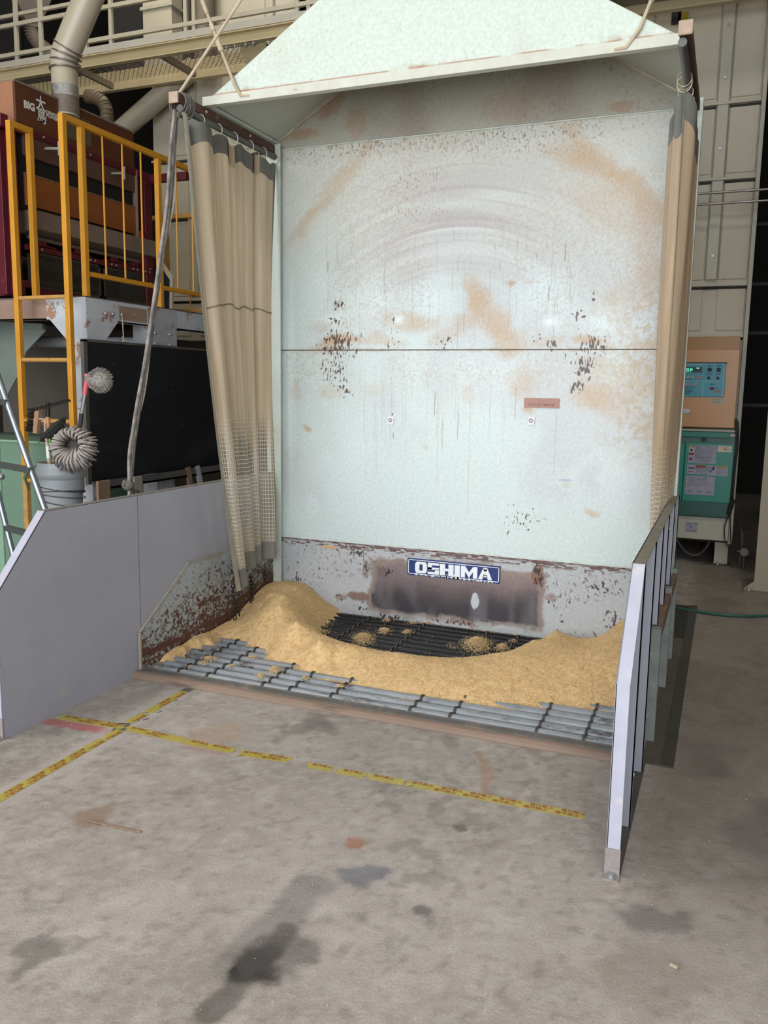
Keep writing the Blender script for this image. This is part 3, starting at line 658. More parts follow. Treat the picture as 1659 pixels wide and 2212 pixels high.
# ================================================================== CURTAIN RAILS
m_rbeam = mat('rusty_square_tube', (.36, .27, .22), (.27, .19, .15), 12, .7, dirt=((.55, .48, .42), 20, .58, .1))
m_rend = mat('dusty_tube_end', (.70, .62, .55), (.62, .54, .47), 30, .9)
m_pipe = mat('grey_steel_pipe', (.42, .42, .41), (.33, .33, .32), 8, .45, .3)
m_rope = mat('grey_rope', (.44, .42, .39), (.33, .31, .29), 40, .9)
m_ropel = mat('pale_cord', (.80, .76, .69), (.66, .62, .56), 40, .8)
RZ = 2.925
for s in (-1, 1):
    nm = 'left' if s < 0 else 'right'
    rl = thing('curtain_rail', (s * 1.225, -.5, RZ), ('rusty square curtain rail tied with grey rope above the tan curtain' if s < 0 else 'rusty square curtain rail beside the narrow bunched curtain'), 'curtain rail')
    part('beam', MB().box(s * 1.225 - .024, s * 1.225 + .024, -1.045, -.005, RZ - .024, RZ + .024), m_rbeam, rl, bev=.003)
    part('beam_end', MB().box(s * 1.225 - .028, s * 1.225 + .028, -1.056, -1.045, RZ - .028, RZ + .028), m_rend, rl, bev=.004, label='dusty pinkish square tube end')
    bx = s * 1.225 - s * (.022 if s < 0 else .010)
    part('pipe', MB().tube([(bx, -1.03, RZ - .046), (bx, -.01, RZ - .046)], .018, 14), m_pipe, rl, smooth='auto')
    part('bolt', MB().ball((s * 1.225 - s * .027, -.80, RZ), .008, 6).ball((s * 1.225 - s * .027, -.35, RZ), .008, 6), m_rend, rl)
    if s < 0:
        kn = MB()
        for i in range(7):
            y = -1.02 + .012 * i + .004 * (i % 3)
            kn.torus((s * 1.225 + .004, y, RZ - .018 - .004 * (i % 2)), .050 + .003 * (i % 3), .0045, (.1 * (i % 2), 1, .15 * ((i % 3) - 1)), 18, 6)
        kn.ball((-1.222, -1.02, RZ - .078), .014, 6).tube([(-1.225, -1.03, RZ - .07), (-1.245, -1.05, RZ - .10), (-1.252, -1.05, RZ - .115)], .004, 6)
        part('rope_wrap', kn, m_rope, rl, smooth=True)
    else:
        kn = MB()
        for i in range(2): kn.torus((s * 1.225 - .02, -.62 + .05 * i, RZ - .05), .032, .0025, (.2, 1, .2 - .3 * i), 18, 6)
        part('wire_tie', kn, m_rodw, rl, smooth=True)
sr = part('stay_rod', MB().tube([(-1.232, -1.0, RZ + .03), (-.857, -1.0, 3.349), (-.857 + .375 * 8, -1.0, 3.349 + .374 * 10.25)], .0075, 8), m_rodw, None, smooth='auto', org=(-1.232, -1.0, RZ + .03))
tag(sr, 'thin cream stay rod rising from the left curtain rail end', 'rod')

# cable bundle hanging from the rail end down behind the left guard
cb = thing('cable_bundle', (-1.5, -1.2, 0), 'dusty grey bundle of cables hanging from the rail end behind the left guard', 'cables')
path_px = [(380, 238, 0), (374, 320, 0), (367, 430, .06), (352, 540, .12), (337, 640, .2), (325, 720, .3), (313, 800, .45), (303, 860, .6), (290, 930, .75), (284, 990, .9), (280, 1075, 1.0), (276, 1160, 1.0)]
def cab(du, dv, r, m, nm, seed, wob=2.2, upto=99):
    rs = np.random.RandomState(seed); pts = []
    for i, (u, v, t) in enumerate(path_px[:upto]):
        x = -1.235 - .24 * t
        pts.append(PX(x, u + du + rs.uniform(-wob, wob) * (1 if i else 0), v + dv) + Vector((rs.uniform(-.003, .003), 0, 0)))
    q = [pts[0]]
    for i in range(len(pts) - 1):
        a, b = pts[i], pts[i + 1]; a0 = pts[max(i - 1, 0)]; b1 = pts[min(i + 2, len(pts) - 1)]
        for k in range(1, 5):
            t = k / 4.; q.append(.5 * ((2 * a) + (b - a0) * t + (2 * a0 - 5 * a + 4 * b - b1) * t * t + (3 * a - a0 - 3 * b + b1) * t ** 3))
    part(nm, MB().tube(q, r, 7), m, cb, smooth=True)
m_cab = mat('dusty_cable', (.60, .575, .54), (.40, .385, .37), 14, .8, contrast=.25)
cab(-3, 0, .0095, m_cab, 'cable', 1); cab(3, 0, .0085, mat('dark_cable', (.28, .28, .31), (.50, .48, .46), 10, .6, contrast=.3), 'cable', 2)
cab(6, 0, .004, m_ropel, 'cord', 3, 3.0); cab(0, 0, .0075, m_cab, 'cable', 5)
kn = MB(); c0 = PX(-1.475, 277, 1048)
for i in range(9):
    a = i * .7; kn.tube([c0 + Vector((0, -.05 + .006 * i, .03 * math.sin(a))), c0 + Vector((.01, .0, .02 * math.cos(a * 1.3))), c0 + Vector((0, .045 - .008 * i, -.05 + .01 * i))], .006, 6)
kn.ball(c0, .034, 8, (1, 1, .9)).tube([c0, PX(-1.46, 303, 1066)], .008, 6)
part('rope_knot', kn, m_rope, cb, smooth=True)

# ================================================================== CURTAINS
def curtain_mat(name, clear0, clear1, amt, tint):
    m = bpy.data.materials.new(name); m.use_nodes = True; nt = m.node_tree; N = nt.nodes; K = nt.links
    b = N['Principled BSDF']; out = N['Material Output']
    uv = N.new('ShaderNodeUVMap'); uv.uv_map = 'cloth'
    sep = N.new('ShaderNodeSeparateXYZ'); K.new(uv.outputs[0], sep.inputs[0])
    def M(op, a, bb=0.0, c=0.0):
        q = N.new('ShaderNodeMath'); q.operation = op
        for i, v in enumerate((a, bb, c)):
            if isinstance(v, (int, float)): q.inputs[i].default_value = v
            else: K.new(v, q.inputs[i])
        return q.outputs[0]
    def MR(v, a, bb, c=0, d=1):
        r = N.new('ShaderNodeMapRange'); r.interpolation_type = 'SMOOTHSTEP'; K.new(v, r.inputs[0])
        for i, t in enumerate((a, bb, c, d)): r.inputs[i + 1].default_value = t
        return r.outputs[0]
    def nz(sc, st, det=4):
        mp = N.new('ShaderNodeMapping'); mp.inputs['Scale'].default_value = st; K.new(uv.outputs[0], mp.inputs[0])
        n = N.new('ShaderNodeTexNoise'); n.inputs['Scale'].default_value = sc; n.inputs['Detail'].default_value = det; K.new(mp.outputs[0], n.inputs['Vector']); return n.outputs['Fac']
    gu = M('LESS_THAN', M('FRACT', M('MULTIPLY', sep.outputs[0], 45.0)), .13)
    gv = M('LESS_THAN', M('FRACT', M('MULTIPLY', sep.outputs[1], 41.0)), .13)
    g = M('MAXIMUM', gu, gv)
    wob = M('MULTIPLY', M('SUBTRACT', nz(6, (1.5, .5, 1)), .5), .5)
    zz = M('ADD', sep.outputs[1], wob)
    dust = M('SUBTRACT', 1.0, M('MULTIPLY', MR(zz, clear1 + .35, clear1 - .12), M('SUBTRACT', 1.0, MR(zz, clear0 + .28, clear0 - .05, 0, .55))))
    dust = M('ADD', dust, M('MULTIPLY', M('SUBTRACT', nz(3, (3, .25, 1)), .5), .5))
    N_ = MR(dust, 0, 1)
    mx = N.new('ShaderNodeMix'); mx.data_type = 'RGBA'; K.new(MR(nz(5, (4, .3, 1)), .35, .7), mx.inputs[0])
    mx.inputs[6].default_value = L4(tint[0]); mx.inputs[7].default_value = L4(tint[1])
    gx = N.new('ShaderNodeMix'); gx.data_type = 'RGBA'; K.new(M('MULTIPLY', g, M('SUBTRACT', .95, M('MULTIPLY', N_, .90))), gx.inputs[0]); K.new(mx.outputs[2], gx.inputs[6]); gx.inputs[7].default_value = L4((.93, .92, .88))
    K.new(gx.outputs[2], b.inputs['Base Color'])
    b.inputs['Roughness'].default_value = .33
    K.new(M('ADD', .24, M('MULTIPLY', N_, .22)), b.inputs['Roughness'])
    bn = N.new('ShaderNodeBump'); bn.inputs['Strength'].default_value = .12; bn.inputs['Distance'].default_value = .003; K.new(g, bn.inputs['Height']); K.new(bn.outputs[0], b.inputs['Normal'])
    tr = N.new('ShaderNodeBsdfTransparent'); tr.inputs[0].default_value = (.93, .95, .93, 1)
    tl = N.new('ShaderNodeBsdfTranslucent'); K.new(gx.outputs[2], tl.inputs[0])
    s1 = N.new('ShaderNodeMixShader'); s1.inputs[0].default_value = .30; K.new(b.outputs[0], s1.inputs[1]); K.new(tl.outputs[0], s1.inputs[2])
    s2 = N.new('ShaderNodeMixShader')
    clear = M('MULTIPLY', M('MULTIPLY', M('SUBTRACT', 1.0, N_), amt), M('SUBTRACT', 1.0, M('MULTIPLY', g, .9)))
    K.new(clear, s2.inputs[0]); K.new(s1.outputs[0], s2.inputs[1]); K.new(tr.outputs[0], s2.inputs[2]); K.new(s2.outputs[0], out.inputs[0])
    return m
m_curt = curtain_mat('dusty_vinyl', .50, 1.08, .62, ((.78, .71, .60), (.85, .78, .67)))
m_curt2 = curtain_mat('dusty_vinyl_pink', .3, .95, .5, ((.70, .61, .50), (.79, .70, .58)))
m_band = mat('grey_vinyl_band', (.42, .42, .38), (.34, .34, .315), 10, .4)
m_hem = mat('grey_vinyl_hem', (.50, .50, .465), (.43, .43, .40), 10, .45)

def cloth(name, fn, s0, s1, t0, t1, ns, nt_, m, parent, width=1.9, label=None):
    S, T = np.meshgrid(np.linspace(s0, s1, ns), np.linspace(t0, t1, nt_), indexing='ij')
    x, y, z = fn(S, T); P = np.stack([x, y, z], -1)
    o = grid_mesh(name, P, None, m, parent)
    me = o.data; uvl = me.uv_layers.new(name='cloth'); UV = np.stack([S * width, z], -1).reshape(-1, 2)
    li = np.zeros(len(me.loops), np.int32); me.loops.foreach_get('vertex_index', li)
    uvl.data.foreach_set('uv', UV[li].ravel().astype(np.float32))
    if label: o['label'] = label
    return o
rings_px = [(432, 246), (470, 267), (504, 285), (538, 304), (567, 320), (592, 333)]
ring_y = [PX(-1.205, u, v).y for u, v in rings_px]
NP = 4.6
def left_fn(S, T):
    ytop = -1.085 + 1.03 * S
    ybot = -.715 + .60 * S ** .9
    a = T ** .92
    y = ytop * (1 - a) + ybot * a - .05 * np.sin(np.pi * T) * (1 - S) - .050 * np.sin(np.pi * np.clip(T * 1.15, 0, 1)) * S ** 3
    amp = (.036 + .006 * T) * (1 - .35 * S) * (.65 + .5 * np.sin(9 * S + 1.2 * T))
    ph = 2 * np.pi * NP * (S + .035 * np.sin(7 * S) * T)
    big = .095 * np.exp(-((S - .12) / .10) ** 2) * (.25 + .75 * T ** .6)
    fold = .030 * np.sin(ph * .5 + .8) * T
    x = -1.182 + amp * np.cos(ph + .25 * np.sin(3 * T)) + big + fold + .006 * np.sin(ph * 2.7 + 4 * T)
    y = y + amp * .45 * np.sin(ph * 1.0) * (1 - T * .4)
    sag = .018 * (1 - np.cos(2 * np.pi * (S * 5.1 + .02)))
    ztop = RZ - .085 - sag + 0 * S
    zb = .375 - .05 * (1 - sstep(.20, .25, S)) + .02 * S - .03 * (1 - S) ** 2
    z = ztop * (1 - T) + zb * T
    return x, y, z
cl = thing('strip_curtain', (-1.19, -.6, .36), 'wide tan dusty vinyl curtain with see-through grid pulled along the left rail', 'curtain')
cloth('vinyl_sheet', left_fn, 0, 1, .038, .955, 360, 150, m_curt, cl, 1.9)
cloth('top_band', left_fn, 0, 1, 0, .039, 260, 5, m_band, cl, label='grey reinforced top band')
cloth('bottom_hem', left_fn, 0, 1, .954, 1, 260, 5, m_hem, cl, label='grey bottom hem')
def off(fn, d):
    def g(S, T):
        x, y, z = fn(S, T); return x + d, y, z
    return g
cloth('edge_hem', off(left_fn, .002), 0, .028, 0, 1, 6, 120, mat('pale_hem', (.62, .61, .55), (.54, .52, .46), 12, .5), cl, label='pale front edge hem')
cloth('rear_edge_hem', off(left_fn, .003), .955, 1, 0, 1, 6, 120, m_hem, cl)
for s0 in (.43, .73):
    cloth('patch_flap', off(left_fn, .004), s0, s0 + .075, 0, .045, 16, 5, mat('tan_flap', (.70, .62, .50), (.66, .58, .47), 8, .5), cl)
rm = MB().torus((0, 0, 0), .031, .0032, (.15, 1, .1), 20, 6)
for y in ring_y:
    mb = MB().torus((-1.203, y, RZ - .060), .033, .0034, (.25, 1, .15), 20, 6).ball((-1.19, y, RZ - .094), .007, 6)
    part('curtain_ring', mb, mat('cream_ring', (.80, .77, .70), (.70, .66, .58), 12, .4), cl, smooth=True)
cloth('stitch_seam', off(left_fn, .0035), .10, .93, .362, .3655, 200, 2, mat('stitch_brown', (.50, .44, .36)), cl)
# weight chains below the hem
m_chain = mat('black_chain', (.12, .115, .115), (.22, .19, .17), 30, .5, .5)
def chain(p, q, name, par, L=.030, r=.0036, sag=0):
    p, q = Vector(p), Vector(q); n = max(2, int((q - p).length / (L * .78))); mb = MB()
    for i in range(n):
        c = p.lerp(q, (i + .5) / n) + Vector((0, 0, -sag * math.sin(math.pi * (i + .5) / n)))
        d = (q - p).normalized(); side = d.orthogonal().normalized()
        if i % 2: side = d.cross(side)
        pts = []
        for k in range(10):
            a = 2 * math.pi * k / 10; pts.append(c + d * math.sin(a) * L * .5 + side * math.cos(a) * L * .30)
        mb.tube(pts + [pts[0]], r, 5, cap=False)
    part(name, mb, m_chain, par, smooth=True)
for (u, v, u2, v2, xx) in ((503, 1262, 508, 1338, -1.14), (513, 1260, 517, 1330, -1.12), (541, 1240, 545, 1296, -1.17), (549, 1262, 541, 1302, -1.16), (570, 1222, 572, 1258, -1.18)):
    chain(PX(xx, u, v), PX(xx, u2, v2), 'weight_chain', cl)

NP2 = 3.9
def right_fn(S, T):
    y0 = -.62; y1 = -.03
    y = y0 + (y1 - y0) * S ** 1.0
    y = y * (1 - T) + (-.50 + .46 * S) * T
    env = sstep(0, .16, S)
    amp = (.060 + .010 * np.sin(np.pi * T)) * env * (1 - .5 * T)
    ph = 2 * np.pi * NP2 * S
    x = 1.205 + amp * np.sin(ph + np.pi) + .010 * np.sin(ph * 2.1 + 3 * T) - .008 * T
    y = y + .03 * np.cos(ph) * env
    ztop = RZ - .085 - .03 * (1 - np.cos(ph * 2)) - .03 * np.abs(np.sin(ph))
    return x, y, ztop * (1 - T) + .42 * T
cr = thing('strip_curtain', (1.2, -.4, .42), 'narrow bunched pinkish tan vinyl curtain seen edge-on at the right post', 'curtain')
cloth('vinyl_sheet', right_fn, 0, 1, .05, .97, 300, 120, m_curt2, cr, 1.9)
cloth('top_band', right_fn, 0, 1, 0, .051, 200, 5, m_band, cr, label='grey reinforced top band')
cloth('bottom_hem', right_fn, 0, 1, .969, 1, 200, 4, m_hem, cr)
cloth('edge_hem', off(right_fn, .001), 0, .03, 0, 1, 5, 120, mat('pale_hem', (.6, .6, .5)), cr, label='pale front edge hem')
for i in range(5):
    y = -.58 + .12 * i
    part('curtain_ring', MB().torus((1.203, y, RZ - .060), .033, .003, (.2 - .1 * i, 1, .15), 20, 6).ball((1.205, y, RZ - .094), .007, 6), MATS['cream_ring'], cr, smooth=True)

# ================================================================== SIDE GUARDS
m_guard = mat('lavender_grey_paint', (.63, .635, .675), (.59, .595, .635), 3, .45, dirt=((.66, .64, .62), 5, .60, .12), bump=(25, .06))
m_gedge = mat('light_guard_flange', (.70, .70, .76), (.64, .64, .69), 8, .42, dirt=((.76, .74, .72), 9, .58, .1))
m_gtop = mat('dusty_top_flange', (.50, .475, .42), (.42, .40, .355), 18, .8, dirt=((.62, .57, .47), 40, .62, .05))
GA, GB, GF, GS, GE = .62, .932, -2.315, -2.03, .09
bolt_m = mat('zinc_bolt', (.75, .75, .74), (.6, .6, .6), 10, .4, .6)
for s in (-1, 1):
    g = thing('side_guard', (s * 1.235, -1.3, 0), ('lavender grey steel guard with smooth inner face on the left of the hopper' if s < 0 else 'lavender grey ribbed steel guard seen edge-on at the right of the hopper'), 'guard')
    X0 = s * 1.232; X1 = s * 1.236; XO = s * 1.274
    seam = -1.41
    part('sheet', MB().prism([(X0, GF, 0), (X0, GF, GA), (X0, GS, GB), (X0, seam - .001, GB), (X0, seam - .001, 0)], (s * .004, 0, 0)), m_guard, g)
    part('sheet', MB().prism([(X0, seam + .001, 0.0), (X0, seam + .001, GB), (X0, GE, GB), (X0, GE, 0)], (s * .004, 0, 0)), m_guard, g)
    part('seam_strip', MB().box(X0 - s * .0006, X0 + s * .004, seam - .0016, seam + .0016, 0, GB), mat('seam_shadow', (.40, .39, .41), (.34, .33, .34), 30, .8), g)
    part('front_flange', MB().box(X0, XO, GF, GF + .004, 0, GA), m_gedge, g, bev=.0015, label='pale front edge flange')
    sl = Vector((0, GS - GF, GB - GA)).normalized()
    n_ = Vector((0, -sl.z, sl.y)) * .004
    part('sloped_flange', MB().prism([(X0, GF, GA), (XO, GF, GA), (XO, GS, GB), (X0, GS, GB)], (0, .003, -.003)), m_gedge, g, label='sloping front edge flange')
    part('top_flange', MB().box(X0, XO, GS, GE, GB - .004, GB), m_gtop, g, bev=.001, label='dusty brown top flange')
    part('base_flange', MB().box(X1, XO + s * .004, GF + .01, -1.455, 0, .006), mat('dark_base_flange', (.33, .32, .30), (.26, .25, .24), 8, .6), g)
    part('foot', MB().box(X0 - s * .004, XO + s * .004, GF - .035, GF + .0, 0, .006).box(X0 - s * .002, XO + s * .002, GF - .005, GF, 0, .09), mat('worn_foot', (.58, .56, .56), (.50, .45, .42), 30, .5), g)
    part('foot_bolt', MB().tube([((X0 + XO) / 2, GF - .018, .006), ((X0 + XO) / 2, GF - .018, .016)], .010, 6).tube([((X0 + XO) / 2, GF - .018, .006), ((X0 + XO) / 2, GF - .018, .009)], .015, 12), bolt_m, g)
    for y in (-2.0, -1.545, -1.15, -.78, -.33, .07):
        zt = GB - .004 if y > GS else GA + (y - GF) * (GB - GA) / (GS - GF) - .006
        zb = .006 if y < -1.3 else .50
        part('rib', MB().box(X1, XO, y, y + .004, zb, zt).box(XO - s * .004, XO, y, y + .022, zb, zt), m_guard, g)
    if s > 0:
        for (y, z) in ((-2.0, .19), (-1.52, .22), (-1.53, .48), (-1.14, .60), (-.77, .86), (-1.13, .30)):
            part('bolt', MB().tube([(X1, y + .013, z), (XO + .004, y + .013, z)], .0065, 6).tube([(XO - .003, y + .013, z), (XO + .002, y + .013, z)], .010, 10), bolt_m, g)

# ================================================================== RICE
def mk_pile():
    P = []
    def a(x, y, h): P.append((x, y, h))
    def px(h, u, v): p = PZ(h, u, v); a(p.x, p.y, h)
    for x, y in ((-.72, -1.0), (-.5, -1.06), (-.25, -1.13), (.03, -1.19), (.3, -1.18), (.55, -1.15), (.8, -1.04), (1.07, -.96), (1.2, -.94)):
        a(x, y, .045); a(x + .02, y - .10, .0); a(x, y - .35, -.1)
    for h, u, v in ((.22, 578, 1288), (.215, 602, 1310), (.19, 640, 1347), (.155, 690, 1387), (.13, 760, 1399), (.115, 860, 1412), (.105, 960, 1424), (.11, 1080, 1411), (.115, 1150, 1386), (.115, 1190, 1372)): px(h, u, v)
    for x, h in ((-1.21, .20), (-1.117, .205), (-1.013, .196), (-.877, .107), (-.78, .055), (-.726, .02), (.56, .01), (.6, .05), (.638, .088), (.72, .072), (.80, .064), (.9, .09), (1.014, .20), (1.21, .24)): a(x, -.012, h)
    for y, h in ((-.2, .20), (-.33, .165), (-.47, .11), (-.6, .078), (-.75, .072), (-.87, .074), (-1.0, .076), (-1.13, .070), (-1.26, .045), (-1.33, .0)): a(-1.215, y, h)
    for y, h in ((-.87, .062), (-1.0, .062), (-1.13, .056), (-1.22, .04)): a(-1.165, y, h)
    for u, v in ((482, 1400), (448, 1410), (414, 1422), (520, 1408), (560, 1421), (400, 1434)): px(.002, u, v)
    for x, y, h in ((1.21, -.2, .22), (1.21, -.4, .20), (1.21, -.6, .17), (1.21, -.8, .10), (1.0, -.4, .17), (1.0, -.65, .15), (.85, -.3, .11), (.8, -.6, .14), (.6, -.75, .135), (.75, -.85, .10), (1.05, -.82, .085),
                    (.3, -1.0, .095), (0, -1.02, .09), (-.3, -1.03, .08), (-.55, -.93, .10), (-.75, -.80, .15), (-.95, -.72, .135), (-1.15, -.72, .075), (-1.05, -.5, .17), (-.9, -.5, .235), (-1.1, -.3, .20), (-.98, -.2, .225),
                    (-1.12, -.95, .045), (-1.05, -1.28, .0), (-1.1, -1.35, -.03)): a(x, y, h)
    # hollow: slopes down to the bare grate
    for x, y in ((-.72, -.12), (-.72, -.25), (-.70, -.42), (-.58, -.58), (-.38, -.66), (-.12, -.68), (.12, -.64), (.34, -.50), (.47, -.34), (.55, -.17), (.57, -.06)): a(x, y, .03)
    for x, y in ((-.5, -.15), (-.5, -.35), (-.35, -.45), (-.1, -.5), (.1, -.45), (.25, -.3), (.4, -.12), (0, -.1), (0, -.3), (-.25, -.2), (.2, -.12)): a(x, y, -.08)
    for x in (-.6, -.4, -.2, 0, .2, .4): a(x, -.012, .028)
    return np.array(P)
CP = mk_pile()
def pile_h(X, Y):
    num = 0; D = np.zeros(X.shape); 
    K_ = np.hypot(CP[:, None, 0] - CP[None, :, 0], CP[:, None, 1] - CP[None, :, 1])
    w = np.linalg.solve(K_ + .012 * np.eye(len(CP)), CP[:, 2] - .05)
    for i in range(len(CP)): D += w[i] * np.hypot(X - CP[i, 0], Y - CP[i, 1])
    return D + .05
xs = np.linspace(-1.214, 1.222, 420); ysx = np.linspace(-1.36, -.004, 240)
X, Y = np.meshgrid(xs, ysx, indexing='ij')
Hh = pile_h(X, Y)
Hh += (fbm(X, Y, 6, 3, 201) - .5) * .016 + (fbm(X, Y, 30, 3, 202) - .5) * .006
back = np.clip(1 + (Y + .045) / .04, 0, 1); Hh = np.maximum(Hh, (.040 * back - .02) + (fbm(X, Y, 12, 2, 4) - .5) * .008 * back)
COVER = .0385
Cc = np.zeros(X.shape + (3,)); Cc[:] = lin((.88, .75, .55))
Cc = blend(Cc, sstep(.45, .65, fbm(X, Y, 90, 2, 17)), (.74, .59, .39), .6)
GRAIN = mat('rice_husk', None, scale=160, rough=.62, bump=(260, .5), attr='Col', contrast=.5, spec=.3)
kp = (Hh[:-1, :-1] > COVER - .014) | (Hh[1:, 1:] > COVER - .014)
pile = thing('rice_pile', (0, -.7, .04), 'golden heap of unhulled rice with a scooped hollow over the hopper grate', 'rice', kind='stuff')
o = grid_mesh('heap', np.stack([X, Y, Hh], -1), Cc, GRAIN, pile, keep=kp); o['kind'] = 'stuff'
def hs(x, y):
    i = np.clip((x - xs[0]) / (xs[-1] - xs[0]) * (len(xs) - 1), 0, len(xs) - 1.001); j = np.clip((y - ysx[0]) / (ysx[-1] - ysx[0]) * (len(ysx) - 1), 0, len(ysx) - 1.001)
    return Hh[i.astype(int), j.astype(int)]
def grains(name, pos, parent, L=.0068, Wd=.0031, flat=.5, seed=1, cols=((.97, .88, .70), (.91, .78, .57), (.80, .65, .43)), org=None):
    rs = np.random.RandomState(seed); n = len(pos)
    base = np.array([(1, 0, 0), (-1, 0, 0), (0, 1, 0), (0, -1, 0), (0, 0, 1), (0, 0, -1)], float) * np.array([L / 2, Wd / 2, Wd / 2])
    yaw = rs.rand(n) * 2 * np.pi; pit_ = (rs.rand(n) - .5) * 2 * flat; sc = .8 + .4 * rs.rand(n)
    cy, sy, cp, sp = np.cos(yaw), np.sin(yaw), np.cos(pit_), np.sin(pit_)
    ex = np.stack([cy * cp, sy * cp, sp], -1); ey = np.stack([-sy, cy, 0 * cy], -1); ez = np.cross(ex, ey)
    V = pos[:, None, :] + sc[:, None, None] * (base[None, :, 0:1] * ex[:, None] + base[None, :, 1:2] * ey[:, None] + base[None, :, 2:3] * ez[:, None])
    F0 = np.array([(0, 2, 4), (2, 1, 4), (1, 3, 4), (3, 0, 4), (2, 0, 5), (1, 2, 5), (3, 1, 5), (0, 3, 5)])
    F = (F0[None] + (np.arange(n) * 6)[:, None, None]).reshape(-1, 3)
    c = np.array([lin(k) for k in cols]); t = rs.rand(n) ** 1.2 * (len(c) - 1.001); ti = t.astype(int); cc = c[ti] * (1 - (t - ti))[:, None] + c[ti + 1] * (t - ti)[:, None]
    o_ = ORG[parent.name] if parent is not None else Vector(org or (0, 0, 0)); V = (V.reshape(-1, 3) - np.array(o_)).astype(np.float32)
    me = bpy.data.meshes.new(name); me.vertices.add(len(V)); me.vertices.foreach_set('co', V.ravel())
    me.loops.add(len(F) * 3); me.loops.foreach_set('vertex_index', F.ravel().astype(np.int32)); me.polygons.add(len(F)); me.polygons.foreach_set('loop_start', np.arange(0, len(F) * 3, 3, dtype=np.int32)); me.update(calc_edges=True)
    ca = me.color_attributes.new('Col', 'FLOAT_COLOR', 'POINT'); A = np.zeros((len(V), 4), np.float32); A[:, :3] = np.repeat(cc, 6, 0); ca.data.foreach_set('color', A.ravel())
    me.materials.append(GRAIN); o = bpy.data.objects.new(name, me); COL.objects.link(o); o['kind'] = 'stuff'
    if parent is not None: o.parent = parent
    else: o.location = o_
    ORG[o.name] = Vector(o_)
    return o
n = 125000
gx = rng.uniform(-1.21, 1.218, n); gy = rng.uniform(-1.36, -.006, n); gh = hs(gx, gy); k = gh > COVER - .004
gp = np.stack([gx, gy, gh + rng.uniform(-.001, .0025, n)], -1)[k]
grains('loose_grain', gp, pile, seed=3, flat=.6)
# stray grains and clumps on the bars
n = 5200
bars = np.array(ys); by = bars[rng.randint(0, 18, n)] + rng.normal(0, .012, n); bx_ = rng.uniform(-1.15, 1.2, n)
f_ = hs(bx_, by); near = np.exp(-np.clip(.03 - f_, 0, 1) / .02) ; k = (f_ < .035) & (rng.rand(n) < .10 + .5 * near) & (by > -1.40)
sg = [np.stack([bx_, by, .0445 - np.abs(by - bars[np.abs(by[:, None] - bars[None]).argmin(1)]) * .35], -1)[k]]
for (u, v, ru, rv, cnt, hgt) in [(1030, 1392, 26, 14, 2600, .045), (1085, 1398, 12, 8, 500, .02), (785, 1380, 20, 12, 1500, .03), (830, 1362, 12, 6, 500, .02), (880, 1365, 10, 4, 250, .015), (890, 1345, 10, 3, 120, .01), (835, 1340, 10, 3, 120, .01), (925, 1345, 12, 3, 120, .01),
                              (690, 1350, 14, 4, 120, .01), (700, 1365, 14, 6, 150, .01), (595, 1447, 12, 7, 500, .02), (563, 1460, 10, 5, 200, .012), (452, 1422, 14, 5, 420, .015), (440, 1432, 8, 4, 160, .012), (500, 1438, 8, 3, 90, .01), (660, 1465, 8, 4, 160, .012), (735, 1482, 8, 4, 150, .012), (545, 1420, 10, 4, 120, .01),
                              (975, 1395, 10, 8, 60, .005), (1060, 1420, 20, 5, 200, .01), (640, 1440, 8, 3, 60, .01), (1110, 1385, 10, 4, 60, .01), (410, 1440, 6, 3, 40, .008), (700, 1345, 30, 8, 120, .005)]:
    p = PZ(.045, u, v); q = PZ(.045, u + ru, v); w = PZ(.045, u, v - rv); a_ = rng.normal(0, .55, cnt); b_ = rng.normal(0, .55, cnt)
    x = p.x + a_ * (q.x - p.x) + b_ * (w.x - p.x); y = p.y + a_ * (q.y - p.y) + b_ * (w.y - p.y)
    z = .044 + hgt * np.exp(-(a_ ** 2 + b_ ** 2) / .5) * rng.rand(cnt) ** .5
    sg.append(np.stack([x, np.minimum(y, -.01), z], -1))
grains('stray_grain', np.concatenate(sg), pile, seed=9, flat=.5)
n = 520
fx = rng.uniform(-1.1, 2.0, n); fy = -4.0 + 2.5 * rng.rand(n) ** .8; k = ~((np.abs(fx - 1.25) < .06))
fg = grains('scattered_grain', np.stack([fx, fy, 0 * fx + .0018], -1)[k], None, L=.0066, Wd=.003, flat=.05, seed=12, cols=((.88, .82, .70), (.80, .72, .58), (.70, .62, .50)), org=(0, -2.5, 0))
tag(fg, 'pale single rice grains scattered over the concrete in front of the hopper', 'grain', kind='stuff')

